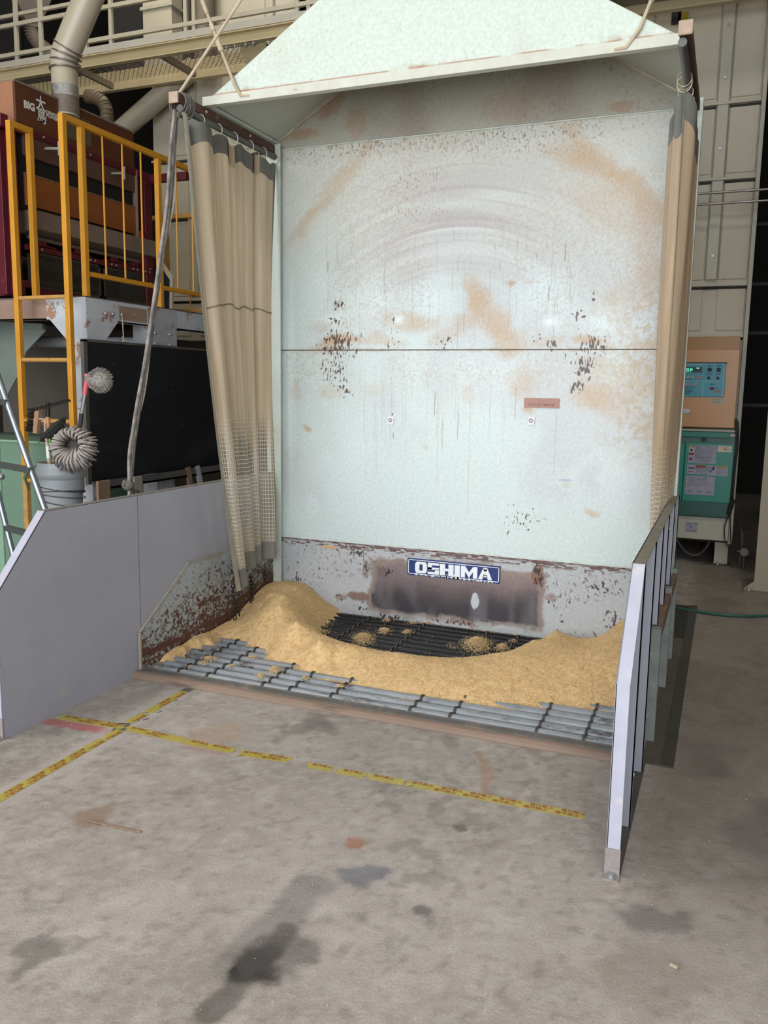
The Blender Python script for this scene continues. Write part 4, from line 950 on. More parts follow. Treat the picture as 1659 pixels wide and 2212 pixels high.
# ================================================================== FLOOR TAPE
m_tape = mat('yellow_tape', (.70, .64, .27), (.62, .565, .25), 18, .4, dirt=((.52, .49, .42), 26, .64, .08))
m_tapet = mat('tape_print', (.60, .26, .13), (.54, .28, .16), 30, .5)
m_res = mat('tape_residue', (.27, .27, .27), (.42, .40, .38), 30, .8)
m_torn = mat('torn_tape_back', (.86, .84, .62), (.80, .78, .70), 30, .6)
def tape(u0, v0, u1, v1, w, label, seed, txt=True, curl=False):
    p, q = PZ(0, u0, v0), PZ(0, u1, v1); d = (q - p).normalized(); n_ = Vector((-d.y, d.x, 0)); L = (q - p).length; rs = random.Random(seed)
    t = thing('floor_tape', tuple(p), label, 'tape', 'yellow tape pieces on the floor')
    k = 4
    jag0 = [rs.uniform(-.010, .012) for _ in range(k + 1)]; jag1 = [rs.uniform(-.012, .010) for _ in range(k + 1)]
    pts = [p + d * jag0[i] + n_ * (w * (i / k - .5)) for i in range(k + 1)] + [q + d * jag1[i] + n_ * (w * (i / k - .5)) for i in reversed(range(k + 1))]
    part('strip', MB().prism([(a.x, a.y, .0006) for a in pts], (0, 0, .0009)), m_tape, t)
    if txt:
        mb = MB(); i = 0; pitch = .112
        while .012 + i * pitch + .08 < L:
            for r_, sh in ((.10, 0), (-.36, -.02)):
                o_ = p + d * (.016 + i * pitch + sh + rs.uniform(-.002, .002)) + n_ * (w * r_)
                if (o_ - p).dot(d) < .004: continue
                g_ = text_mb('操作禁止', .0215, d, n_, (o_.x, o_.y, .0016), off=.0002, lift=.0004); mb.add(g_.v, g_.f)
            i += 1
        if mb.v: part('print', mb, m_tapet, t)
    if curl: 
        part('lifted_corner', MB().prism([(pts[0].x, pts[0].y, .002), (pts[0].x + .02, pts[0].y - .006, .012), (pts[0].x + .03, pts[0].y + .02, .006)], (0, 0, .001)), m_torn, t)
    return t
LT = 'yellow floor tape with red print, '
tape(130, 1549, 268, 1571, .048, LT + 'leftmost piece reaching the red smear', 1, curl=True)
tape(274, 1573, 400, 1600, .048, LT + 'piece just right of the tape crossing', 2)
tape(402, 1602, 445, 1611, .048, LT + 'short piece left of the narrow cut', 3)
tape(449, 1612, 503, 1622, .048, LT + 'short piece ending before the first gap', 4)
tape(515, 1626, 626, 1642, .048, LT + 'separate piece between the two bare gaps', 5, curl=True)
tape(664, 1653, 717, 1662, .048, LT + 'shortest lone piece right of the wide gap', 6)
tape(731, 1666, 792, 1676, .048, LT + 'piece with a white torn right end', 7)
tape(796, 1677, 873, 1691, .048, LT + 'piece left of the long right run', 8)
tape(880, 1692, 1262, 1763, .048, LT + 'longest run ending near the right guard', 9, curl=True)
tape(398, 1494, 318, 1540, .046, LT + 'ragged strip running up to the front sill', 10)
tape(314, 1542, 278, 1561, .046, LT + 'small dirty piece above the crossing', 11, curl=True)
tape(262, 1577, 226, 1596, .046, LT + 'small piece just below the crossing', 13)
tape(224, 1597, -40, 1748, .046, LT + 'long run leading away past the left guard', 12)
mb = MB()
for (u, v, u1, v1, w) in ((411, 1487, 398, 1494, .05), (268, 1562, 256, 1579, .06), (300, 1556, 282, 1562, .012), (322, 1552, 308, 1556, .010), (350, 1536, 338, 1540, .008), (385, 1512, 377, 1514, .008), (264, 1568, 250, 1567, .05)):
    p, q = PZ(0, u, v), PZ(0, u1, v1); d = (q - p).normalized(); n_ = Vector((-d.y, d.x, 0)) * w / 2
    mb.prism([(a.x, a.y, .0004) for a in (p + n_, q + n_, q - n_, p - n_)], (0, 0, .0005))
tag(part('tape_residue', mb, m_res, None, org=(-.85, -2.0, 0)), 'black sticky tape residue at the crossing of the yellow tapes', 'residue')
p, q = PZ(.004, 184, 1771), PZ(.004, 305, 1797)
tag(part('wood_splinter', MB().bar(p, q, .008, .004), mat('orange_splinter', (.58, .47, .39), (.48, .38, .31), 30, .8), None, org=tuple(p)), 'thin orange brown wooden splinter lying on the concrete', 'splinter')
p, q = PZ(.004, 1447, 2082), PZ(.004, 1464, 2090)
tag(part('wood_chip', MB().bar(p, q, .008, .005), mat('pale_chip', (.74, .69, .62), (.64, .58, .5), 30, .8), None, org=tuple(p)), 'pale wood chip on bare floor beyond the right guard foot', 'chip')

# green hose on the floor
hp = [PZ(.012, u, v) for u, v in ((1440, 1309), (1470, 1315), (1500, 1320), (1540, 1326), (1580, 1330), (1620, 1331), (1680, 1329), (1760, 1325))]
tag(part('garden_hose', MB().tube(hp, .009, 8), mat('green_hose', (.12, .36, .29), (.10, .30, .25), 10, .5), None, smooth=True, org=tuple(hp[0])), 'thin green hose lying across the floor beside the dryer', 'hose')

# ================================================================== YELLOW LADDER, DECK AND RAILING
m_yel = mat('ochre_yellow_paint', (.80, .57, .16), (.74, .51, .13), 7, .42, dirt=((.50, .36, .20), 16, .66, .08))
m_yelw = mat('worn_yellow_paint', (.76, .57, .26), (.68, .52, .30), 14, .5, dirt=((.58, .46, .36), 12, .52, .12))
LX0, LX1, LY = -2.925, -2.495, -.45
ld = thing('fixed_ladder', ((LX0 + LX1) / 2, LY, 0), 'ochre yellow steel ladder rising to the raised deck', 'ladder')
part('stile', MB().box(LX0 - .019, LX0 + .019, LY - .019, LY + .019, .875, 3.15), m_yel, ld, bev=.003)
part('stile', MB().box(LX1 - .019, LX1 + .019, LY - .019, LY + .019, .0, 3.15), m_yel, ld, bev=.003)
part('stile_extension', MB().box(LX0 - .019, LX0 + .019, LY - .019, LY + .019, .0, .873), m_yelw, ld, bev=.003)
for z in (2.035, 1.633, 1.232, .822, .42): part('rung', MB().tube([(LX0 + .015, LY, z), (LX1 - .015, LY, z)], .014, 10), m_yelw, ld, smooth='auto')
part('top_bar', MB().box(LX0 - .019, LX0 + .019, LY + .019, -.268, 3.112, 3.15), m_yel, ld, bev=.003)
part('deck_post', MB().box(LX0 - .019, LX0 + .019, -.306, -.268, 2.05, 3.112), m_yel, ld, bev=.003)
gr = thing('guard_railing', (-2.49, .4, 2.05), 'ochre yellow guard railing with thin upright bars along the deck front', 'railing')
part('top_rail', MB().box(-2.514, -2.476, -.43, 2.3, 3.112, 3.15), m_yel, gr, bev=.003)
part('bottom_rail', MB().box(-2.510, -2.480, -.29, 2.3, 2.185, 2.215), m_yel, gr, bev=.003)
for y in (-.287, .505, 1.30, 2.1): part('post', MB().box(-2.514, -2.476, y - .019, y + .019, 2.05, 3.112), m_yel, gr, bev=.003)
for y in (-.085, .113, .311, .725, .93, 1.12, 1.55, 1.8): part('upright_bar', MB().tube([(-2.495, y, 2.21), (-2.495, y, 3.115)], .0065, 8), m_yel, gr, smooth='auto')
r2 = thing('guard_railing', (-3.4, 1.75, 2.05), 'ochre yellow guard railing at the rear edge of the deck', 'railing')
part('top_rail', MB().box(-3.9, -2.55, 1.73, 1.77, 2.965, 3.0), m_yelw, r2)
part('bottom_rail', MB().box(-3.9, -2.55, 1.735, 1.765, 2.14, 2.17), m_yelw, r2)
for x in (-2.58, -3.35): part('post', MB().box(x - .02, x + .02, 1.73, 1.77, 2.05, 2.97), m_yelw, r2)
for x in (-2.86, -3.1, -3.6): part('upright_bar', MB().tube([(x, 1.75, 2.15), (x, 1.75, 2.97)], .0065, 8), m_yelw, r2)

m_deckp = mat('chipped_grey_steel', (.74, .76, .79), (.66, .68, .71), 5, .38, dirt=((.60, .47, .39), 7, .575, .03), bump=(30, .06))
m_deckr = mat('primer_brown_steel', (.60, .50, .44), (.52, .43, .37), 6, .55, dirt=((.78, .78, .78), 5, .66, .02))
dk = thing('steel_deck', (-3.3, 1, 0), 'chipped grey steel deck frame with bolted corner gussets carrying the red machine', 'deck')
part('front_beam', MB().box(-4.9, -2.47, -.325, -.315, 1.905, 2.045).box(-4.9, -2.47, -.325, -.25, 1.905, 1.913), m_deckr, dk, label='brown primer front beam')
part('side_beam', MB().box(-2.478, -2.468, -.325, 2.72, 1.905, 2.045).box(-2.54, -2.468, -.325, 2.72, 1.905, 1.913), m_deckp, dk)
part('brown_facing', MB().box(-2.4675, -2.466, -.0, .30, 1.925, 2.02), m_deckr, dk, label='brown worn stretch of side beam')
part('deck_plate', MB().box(-4.9, -2.466, -.33, 2.72, 2.045, 2.053), mat('deck_edge', (.36, .31, .28), (.28, .24, .22), 6, .7), dk)
part('gusset', MB().prism([(-2.80, -.330, 2.04), (-2.80, -.330, 1.905), (-2.775, -.330, 1.905), (-2.60, -.330, 1.735), (-2.468, -.330, 1.735), (-2.468, -.330, 2.045)], (0, .006, 0)), m_deckp, dk)
part('gusset', MB().prism([(-2.463, -.330, 2.04), (-2.463, -.330, 1.735), (-2.463, -.19, 1.735), (-2.463, -.02, 1.905), (-2.463, -.02, 2.035)], (-.006, 0, 0)), m_deckp, dk)
part('corner_post', MB().box(-2.62, -2.47, -.32, -.17, 0, 1.906), m_deckp, dk)
part('second_post', MB().box(-2.60, -2.465, .31, .655, 1.60, 2.04).box(-2.60, -2.47, .38, .60, 0, 1.7), mat('speckled_grey_steel', (.66, .68, .70), (.58, .58, .60), 7, .45, dirt=((.48, .34, .27), 14, .58, .05)), dk)
part('inner_pipe', MB().tube([(-4.9, .6, 1.83), (-2.7, .6, 1.80)], .045, 12), m_deckp, dk, smooth='auto')
bm_ = MB()
for (y, z) in ((-.15, 1.955), (-.075, 1.957), (.38, 1.86), (.38, 1.78), (.56, 1.86), (.56, 1.78), (.02, 1.96)): bm_.ball((-2.460, y, z), .012, 7)
for x in (-2.74, -2.635): bm_.ball((x, -.334, 1.985), .012, 7)
part('bolts', bm_, bolt_m, dk, smooth=True)
wr = MB().tube([(-2.458, .02, 1.96), (-2.45, .015, 1.85), (-2.452, .02, 1.80), (-2.45, .0, 1.75), (-2.45, .02, 1.73)], .004, 6)
for i in range(6): wr.torus((-2.45, .01 + .005 * (i % 2), 1.80 - .016 * i), .010, .0025, (.3 * (i % 2), 1, 0), 10, 5)
tag(part('wire_hanger', wr, m_rodw, None, smooth=True, org=(-2.455, .02, 1.96)), 'twisted wire hanging from the deck beam above the blackboard', 'wire')

# ================================================================== PRE-CLEANER (red frame, brown boards)
XF = -2.90; YA, YB = -.42, .755
m_red = mat('maroon_frame_paint', (.36, .09, .14), (.30, .07, .11), 5, .4, dirt=((.44, .22, .22), 14, .62, .08))
m_brd = mat('varnished_brown_board', (.37, .21, .12), (.31, .165, .09), 5, .38, stretch=(1, .4, 2))
m_brl = mat('orange_brown_board', (.55, .32, .155), (.49, .27, .12), 5, .4, stretch=(1, .4, 2))
m_beige = mat('dusty_beige_board', (.50, .44, .38), (.42, .36, .31), 5, .8)
m_blk = mat('machine_dark_inside', (.085, .065, .055), (.05, .04, .035), 5, .8)
pc = thing('pre_cleaner', (-3.5, .2, 2.05), 'large maroon framed brown grain cleaning machine on the steel deck', 'machine')
part('top_box', MB().box(-4.3, XF, YA, YB, 3.12, 3.40), m_brd, pc, bev=.004, label='brown varnished top box with white brand lettering')
part('end_board', MB().box(-4.3, XF - .005, YA - .012, YA - .001, 3.12, 3.395), mat('pale_end_board', (.63, .44, .33), (.56, .38, .28), 5, .6), pc, label='lighter orange brown end board')
part('top_lid_edge', MB().box(-4.3, XF + .006, YA - .006, YB + .006, 3.395, 3.408), m_beige, pc)
part('sieve_housing', MB().box(-4.3, XF - .02, YA + .02, YB, 2.62, 3.12), m_blk, pc)
part('handle_board', MB().box(XF - .02, XF + .002, -.36, YB, 2.958, 3.085), mat('dusty_brown_board', (.38, .27, .21), (.31, .21, .16), 6, .6), pc)
part('tray_board', MB().prism([(XF + .001, -.36, 2.846), (XF + .001, -.36, 2.645), (XF - .02, -.36, 2.645), (XF - .02, -.36, 2.846)], (0, YB + .36, 0)), m_brl, pc, bev=.003, label='orange brown lower tray board')
part('tray_edge', MB().box(XF - .022, XF + .004, -.36, YB, 2.846, 2.852), m_beige, pc)
part('dark_tray', MB().prism([(XF - .02, -.36, 2.95), (XF - .10, -.36, 2.86), (XF - .4, -.36, 2.86), (XF - .4, -.36, 2.95)], (0, YB + .36, 0)), m_brd, pc)
part('side_cover', MB().box(-3.6, XF + .02, YB, YB + .012, 2.6, 3.12), m_beige, pc)
part('chute_board', MB().prism([(XF + .035, -.34, 2.62), (XF + .035, -.34, 2.50), (XF - .1, -.34, 2.47), (XF - .1, -.34, 2.62)], (0, 1.30, 0)), m_beige, pc, bev=.003)
part('lower_inside', MB().box(-4.3, XF - .25, YA + .02, .95, 2.10, 2.62), m_blk, pc)
part('pale_tube', MB().tube([(XF - .06, -.3, 2.455), (XF - .06, .9, 2.455)], .014, 8), m_beige, pc)
part('inner_roller', MB().tube([(XF - .15, -.3, 2.30), (XF - .15, .6, 2.29)], .035, 12).tube([(XF - .17, -.2, 2.17), (XF - .17, .5, 2.20)], .02, 8), mat('dull_grey_roller', (.30, .27, .23), (.22, .2, .17), 6, .5), pc, smooth='auto')
part('red_bar', MB().box(XF - .02, XF + .006, -.38, .95, 2.358, 2.392), m_red, pc)
for (y0, y1) in ((-.37, .33), (.37, .93)):
    fr = MB(); w_ = .016
    fr.box(XF - .004, XF + .004, y0, y1, 2.335, 2.352).box(XF - .004, XF + .004, y0, y1, 2.115, 2.131).box(XF - .004, XF + .004, y0, y0 + w_, 2.115, 2.352).box(XF - .004, XF + .004, y1 - w_, y1, 2.115, 2.352)
    f_ = part('mesh_screen', fr, mat('dull_screen_frame', (.24, .25, .23), (.18, .18, .17), 8, .5), pc)
    ms = MB(); y = y0 + w_
    while y < y1 - w_: ms.box(XF - .0012, XF, y, y + .0016, 2.13, 2.336); y += .0085
    z = 2.138
    while z < 2.336: ms.box(XF, XF + .0012, y0 + w_, y1 - w_, z, z + .0016); z += .0085
    o = part('wire_mesh', ms, mat('dull_wire', (.36, .34, .29), (.28, .26, .22), 8, .5, .4), f_); o['kind'] = 'stuff'
part('bottom_beam', MB().box(-4.4, XF + .012, YA - .03, YA + .06, 2.053, 2.155).box(XF - .06, XF + .012, YA, .98, 2.053, 2.112), m_red, pc, bev=.003)
part('top_beam', MB().box(XF - .05, XF + .014, -.52, .99, 3.085, 3.135).box(-4.4, XF + .014, -.56, -.50, 3.085, 3.165), m_red, pc, bev=.003)
part('corner_leg', MB().box(XF - .11, XF - .045, -.52, -.46, 2.053, 3.085), m_red, pc, bev=.003)
part('corner_leg', MB().box(XF - .06, XF + .0, -.475, -.425, 2.053, 3.085), m_red, pc, bev=.003)
part('rear_leg', MB().box(XF - .06, XF + .01, .86, .95, 2.053, 3.085), m_red, pc, bev=.003)
part('outrigger', MB().box(XF - .06, -2.55, .93, .98, 3.07, 3.13), m_red, pc, bev=.003)
part('rear_panel', MB().box(-3.5, XF - .1, .84, .86, 2.1, 3.08), mat('grey_blue_panel', (.24, .26, .27), (.19, .2, .21), 4, .6), pc)
pb = MB()
for y in (-.30, -.05, .22, .45, .7, .85): pb.ball((XF + .010, y, 2.374), .010, 6).ball((XF + .010, y + .05, 2.374), .010, 6)
for z in (2.30, 2.19): pb.ball((XF + .003, -.45, z), .010, 6).ball((XF + .012, .905, z + .1), .009, 6)
for y in (-.2, .25, .62): pb.ball((XF + .018, y, 3.11), .009, 6)
part('bolts', pb, mat('dull_bolt', (.55, .45, .43), (.5, .4, .38), 10, .5, .3), pc, smooth=True)
for y in (-.25, .10, .48, .72):
    part('spring_linkage', MB().tube([(XF - .03, y - .10, 2.395), (XF - .02, y, 2.412), (XF + .0, y + .14, 2.40)], .006, 6), m_red, pc)
    part('linkage_bracket', MB().box(XF - .03, XF + .004, y, y + .05, 2.40, 2.43), m_red, pc)

part('yellow_guard_panel', MB().box(-4.3, XF - .115, -.555, -.548, 2.17, 2.46), mat('yellow_guard', (.72, .52, .20), (.66, .47, .18), 8, .5), pc, label='yellow perforated side guard')
for (u, v) in ((100, 321), (244, 374)):
    p = PX(XF + .004, u, v)
    part('t_handle', MB().tube([(XF, p.y - .01, p.z - .003), (XF + .085, p.y + .03, p.z + .0)], .010, 8).tube([(XF + .085, p.y + .03, p.z + .045), (XF + .085, p.y + .03, p.z - .045)], .009, 8), mat('dull_aluminium', (.56, .54, .50), (.5, .48, .45), 10, .45, .4), pc, smooth='auto')
p, q = PX(XF + .003, 135, 229), PX(XF + .003, 197, 292)
part('cover_plate', MB().box(XF, XF + .004, p.y, q.y, 3.17, 3.345), mat('olive_grey_plate', (.36, .31, .24), (.31, .26, .2), 8, .45), pc, bev=.002)
part('red_cone', MB().tube([(XF - .02, .79, 2.66), (XF - .02, .84, 2.58), (XF - .02, .86, 2.53)], [.05, .045, .02], 10), mat('orange_red_plastic', (.66, .16, .08), rough=.4), pc, smooth='auto')
# brand lettering: white with navy outline
yd = Vector((0, 1, 0)); zu = Vector((0, 0, 1))
def brand(txt, u, v, size, off, m, lift, par, sx=1.0, nm='lettering'):
    p = PX(XF, u, v); return part(nm, text_mb(txt, size, yd, zu, p, off=off, sx=sx, lift=lift), m, par)
m_nv = mat('navy_print', (.13, .15, .27)); m_wp = mat('white_print', (.88, .86, .82), (.80, .78, .74), 20)
for (t_, u, v, s_, o_, sx) in (('BIG', 51, 231, .062, .0035, 1.0), ('大', 77, 232, .100, .0022, .9), ('島', 79, 259, .100, .0015, .9), ('OSHIMA', 99, 244, .028, .0012, 1.0), ('POWER', 99, 252, .030, .0012, 1.05)):
    brand(t_, u, v, s_, o_ + .0035 if len(t_) == 1 else o_ + .0010, m_nv, .001, pc, sx, 'letter_outline')
    brand(t_, u, v, s_, o_, m_wp, .002, pc, sx, 'brand_lettering')

pc.location = (-3.7044, .4058, 2.0733); pc.scale = (1.041,) * 3

# hopper funnel and tank under the deck
fn = thing('chute_funnel', (-3.6, .1, 1.3), 'pale green grey folded sheet funnel hanging under the deck at the left edge', 'funnel')
part('sheet', MB().prism([tuple(PY(.15, u, v)) for u, v in ((-60, 700), (97, 708), (97, 716), (56, 760), (44, 800), (12, 860), (0, 872), (-60, 905))], (0, .01, 0)), mat('pale_green_sheet', (.50, .54, .50), (.44, .48, .45), 4, .6), fn)
part('flange', MB().prism([tuple(PY(.15, u, v)) for u, v in ((-60, 692), (98, 700), (98, 712), (-60, 706))], (0, -.03, 0)), MATS['pale_green_sheet'], fn)
tk = thing('storage_tank', (-3.6, 1.4, 0), 'dim brownish grey steel tank wall behind the yellow ladder', 'tank')
part('shell', MB().box(-4.9, -3.06, 1.25, 2.4, 0, 1.88), mat('dim_tank_paint', (.42, .395, .36), (.36, .34, .31), 1.5, .5), tk, bev=.01)
for x in (-3.72, -3.2): part('corner_strip', MB().box(x - .03, x + .03, 1.235, 1.25, 0, 1.95), mat('tank_strip', (.30, .29, .28), (.25, .24, .24), 4, .6), tk)
part('ledge', MB().box(-4.3, -3.06, 1.05, 1.25, 1.05, 1.09), mat('dull_grey_ledge', (.34, .34, .34), (.28, .28, .28), 4, .6), tk)

gb = thing('green_bin', (-3.2, 0, 0), 'tall dented green metal bin behind the aluminium ladder', 'bin')
m_grn = mat('sage_green_paint', (.44, .555, .475), (.39, .50, .425), 3, .5, dirt=((.30, .38, .33), 5, .62, .1), bump=(5, .15))
p = PY(-.30, 98, 955)
part('body', MB().box(-4.0, p.x + .12, -.295, .45, .08, p.z), m_grn, gb, bev=.006)
part('corner_trim', MB().box(-3.36, -3.31, -.31, -.295, .08, p.z).box(-4.0, p.x + .12, -.305, -.293, p.z - .012, p.z + .003), mat('light_green_trim', (.55, .68, .59), (.50, .63, .54), 6, .5), gb, bev=.002)
part('caster', MB().tube([(-3.2, -.2, .04), (-3.16, -.2, .04)], .04, 12), m_chain, gb)
part('bottom_rim', MB().box(-4.0, p.x + .11, -.30, .44, .06, .08), m_blk, gb)

al = thing('aluminium_ladder', (-1.9, -1.5, 0), 'aluminium step ladder leaning in behind the left guard', 'ladder')
m_alu = mat('brushed_aluminium', (.62, .65, .67), (.50, .53, .55), 12, .32, .75)
m_rung = mat('grey_ribbed_rung', (.36, .38, .37), (.28, .3, .29), 60, .5, .4, bump=(120, .6))
a0, a1 = PY(-1.5, -12, 792), PY(-1.5, 99, 1106); e = a0 + (a1 - a0) * (a0.z / (a0.z - a1.z)); dirv = (a0 - e).normalized()
topv = a0 + dirv * .3
part('stile', MB().tube([e, topv], .0165, 12), m_alu, al, smooth='auto')
part('stile', MB().tube([e + Vector((-.62, .18, 0)), topv + Vector((-.36, .18, 0))], .0165, 12), m_alu, al, smooth='auto')
for (v, u) in ((869, 16), (1015, 63), (1167, 112)):
    z = PY(-1.5, u, v).z; t = (z - e.z) / (topv.z - e.z); r0 = e.lerp(topv, t); l0 = (e + Vector((-.62, .18, 0))).lerp(topv + Vector((-.36, .18, 0)), t)
    part('rung', MB().bar(r0 + Vector((.012, -.01, 0)), l0, .035, .03), m_rung, al, bev=.003)
p_ = PY(-1.5, 3, 1030); part('wing_bolt', MB().ball(p_, .018, 8).tube([p_, p_ + Vector((0, -.03, 0))], .008, 8), m_alu, al, smooth=True)

# ================================================================== TOOL PIPE AND TOOLS
BX, BY = -2.185, -1.0
p = PY(BY, 131, 998); BX = p.x; BZ = p.z
bk = thing('tool_pipe', (BX, BY, 0), 'upright grey plastic pipe with wide collar holding mops and rakes', 'pipe')
R = .128
part('pipe_body', MB().lathe((BX, BY, 0), [(R * .90, 0), (R * .90, BZ - .20), (R * .98, BZ - .165), (R, BZ - .15), (R, BZ - .095), (R * 1.06, BZ - .088), (R * 1.12, BZ - .07), (R * 1.12, BZ - .05), (R * 1.05, BZ - .035), (R * 1.03, BZ), (R * .97, BZ), (R * .93, BZ - .03), (R * .86, BZ - .3), (R * .8, 0)], 40),
     mat('grey_pvc', (.60, .62, .635), (.53, .55, .56), 5, .38, dirt=((.66, .60, .53), 5, .62, .1)), bk, smooth='auto')
wm = MB()
for i, (z, tl) in enumerate(((.155, .12), (.175, -.10), (.195, .08), (.235, .16))): wm.torus((BX, BY, BZ - z), R * 1.03, .0028, (tl, .1, 1), 30, 5)
part('tie_wire', wm, mat('black_wire', (.22, .21, .20)), bk, smooth=True)
def at_b(u, v, y): return PY(y, u, v)
m_hand = mat('orange_wood_handle', (.80, .55, .38), (.70, .47, .32), 8, .5, stretch=(4, 4, .5))
rk = thing('garden_rake', tuple(at_b(108, 1000, -1.02)), 'black toothed rake with orange wooden handle standing in the grey pipe', 'rake')
hb, ht = at_b(109, 998, -1.02), at_b(103, 898, -1.02)
part('handle', MB().tube([hb + (hb - ht) * 2.0, ht], .0135, 10), m_hand, rk, smooth='auto')
ft = at_b(104, 868, -1.02)
part('ferrule', MB().tube([ht - Vector((0, 0, .006)), ft], [.0145, .011], 10), m_chain, rk, smooth='auto')
l_, r_ = at_b(76, 886, -1.04), at_b(152, 866, -.98)
hd = MB().bar(l_, r_, .010, .010)
for i in range(13):
    a = l_.lerp(r_, i / 12.); hd.tube([a, a + Vector((.010, -.030, .012)), a + Vector((.030, -.060, -.012))], [.0035, .003, .0018], 6)
part('rake_head', hd, m_chain, rk)
pbm = thing('push_broom', tuple(at_b(85, 940, -.95)), 'push broom with black bristles and pale wooden block in the pipe', 'broom')
part('block', MB().bar(at_b(83, 884, -.95), at_b(78, 936, -.95), .034, .03, up=(0, 1, 0)), mat('raw_wood', (.66, .53, .42), (.6, .47, .36), 8, .6, stretch=(3, 3, .5)), pbm, bev=.003)
br = MB(); rs = random.Random(3)
for i in range(150):
    a = at_b(80, 883, -.95).lerp(at_b(75, 936, -.95), rs.random()) + Vector((0, rs.uniform(-.02, .02), 0)); br.tube([a, a + Vector((-.060 + rs.uniform(-.008, .008), rs.uniform(-.01, .01), .005))], .0016, 4)
o = part('bristles', br, m_chain, pbm); o['kind'] = 'stuff'
part('handle', MB().tube([at_b(84, 905, -.95), at_b(97, 905, -.95), at_b(110, 1010, -.97)], .008, 8), m_rodw, pbm)
whm = mat('handle_white_label', (.88, .86, .82), (.62, .5, .4), 18, .5, contrast=.15)
bs = thing('dark_brush', tuple(at_b(118, 955, -1.06)), 'dark green bristle brush tilted between the rake and the string mop', 'brush')
mb = MB(); c0, c1 = at_b(92, 950, -1.07), at_b(137, 908, -1.07)
mb.tube([c0, c0.lerp(c1, .3), c0.lerp(c1, .7), c1], [.020, .027, .026, .018], 12)
o = part('brush_core', mb, mat('olive_bristle', (.20, .22, .17), (.13, .15, .11), 60, .9, bump=(150, 1)), bs)
mb = MB()
for i in range(520):
    t = rs.random(); a = c0.lerp(c1, t); q = rs.random() * 6.28; r = .024 + rs.random() * .014
    d = Vector((math.cos(q) * .7, math.sin(q), math.sin(q + 1) * .7)).normalized(); mb.tube([a + d * .01, a + d * r], .0011, 3)
o = part('bristles', mb, MATS['olive_bristle'], bs); o['kind'] = 'stuff'
part('handle', MB().tube([c0.lerp(c1, .3), at_b(113, 990, -1.06), at_b(122, 1060, -1.03)], .008, 8), mat('green_plastic', (.36, .62, .25), rough=.4), bs)
wp = thing('white_handled_tool', tuple(at_b(104, 1000, -1.08)), 'thin wooden handle with a torn white label leaning in the pipe', 'tool handle')
part('handle', MB().tube([at_b(109, 1030, -1.08), at_b(97, 915, -1.08)], .0085, 8), whm, wp, smooth='auto')
part('label', MB().tube([at_b(105.4, 990, -1.083), at_b(103.2, 965, -1.083)], .0115, 10), mat('torn_white_label', (.90, .90, .88)), wp, smooth='auto')
# string mop: a ring of looped cotton strands
sm = thing('string_mop', tuple(at_b(155, 960, -1.14)), 'off-white cotton string mop head curled over the rim of the pipe', 'mop')
mc = at_b(157, 968, -1.10); m_str = mat('cotton_string', (.80, .765, .74), (.68, .645, .62), 30, .9, bump=(220, .8))
rs = random.Random(11)
Rm_ = .136; u_ = Vector(_right); w_ = Vector(_up); f_ = -Vector(_fwd)
for ring_, (n_s, rr_in, rr_out, dz) in enumerate(((26, .052, .118, .045), (30, .060, .128, .02), (34, .062, .134, -.01))):
    for i in range(n_s):
        a = 2 * math.pi * (i + rs.random() * .8) / n_s
        if 3.95 < a < 4.12 and ring_ < 1: continue
        d = u_ * math.cos(a) + w_ * math.sin(a)
        ri = rr_in + rs.uniform(-.006, .006); ro = rr_out + rs.uniform(-.012, .006)
        root = mc + d * (ri * .9) + f_ * (dz - .03) + w_ * .006
        if math.sin(a) < -.2: root = mc + w_ * (-.012 + .02 * rs.random()) + u_ * math.cos(a) * .03 + f_ * (-.01)
        tip = mc + d * ro + f_ * (dz - .025 + rs.uniform(-.01, .012)) - w_ * .010
        mid = mc + d * ((ri + ro) * .5) + f_ * (dz + .028 + rs.uniform(-.006, .006))
        q = [root, (root + mid) * .5 + f_ * .014, mid, (mid + tip) * .5 + f_ * .008, tip]
        part('mop_strand', MB().tube(q, [.0055, .006, .0065, .006, .0062], 6), m_str, sm, smooth=True)
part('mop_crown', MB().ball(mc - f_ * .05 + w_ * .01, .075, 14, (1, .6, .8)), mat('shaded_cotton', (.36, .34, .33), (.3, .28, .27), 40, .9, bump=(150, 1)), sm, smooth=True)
part('red_stitching', MB().torus(mc + w_ * .098 + f_ * .02, .030, .003, (0, 1, 2), 12, 5, 0, 3.2), mat('red_thread', (.72, .20, .15)), sm)
# fluffy duster with a pink joint
dm = thing('fluffy_duster', tuple(at_b(188, 850, -1.0)), 'grey fluffy duster mop with pink joint and silver handle before the blackboard', 'duster')
h0, h1, h2, h3 = at_b(170, 960, -1.02), at_b(176, 893, -1.02), at_b(183, 852, -1.02), at_b(189, 816, -1.02)
part('grip', MB().tube([h0 + (h0 - h1) * .7, h1], .0125, 10), mat('charcoal_grip', (.16, .16, .165)), dm, smooth='auto')
part('pole', MB().tube([h1, h2], .0105, 10), mat('chrome_pole', (.82, .82, .83), (.75, .75, .77), rough=.22, metal=.9), dm, smooth='auto')
m_pink = mat('pink_plastic', (.86, .40, .44), (.80, .36, .40), 8, .4)
part('joint', MB().tube([h2, h3, h3 + Vector((-.004, 0, .022))], [.013, .013, .010], 10).tube([h3 + Vector((-.008, 0, .02)), at_b(196, 838, -1.02)], [.012, .008], 8), m_pink, dm, smooth='auto', label='pink plastic joint')
m_fl = mat('grey_fluff', (.62, .60, .57), (.50, .48, .46), 25, .95)
fc = at_b(219, 822, -1.02); sc_ = at_b(193, 818, -1.02)
part('fluff_core', MB().ball(fc, .055, 12, (1.05, .9, 1)).tube([sc_, fc], [.028, .055], 12), m_fl, dm, smooth=True)
mb = MB()
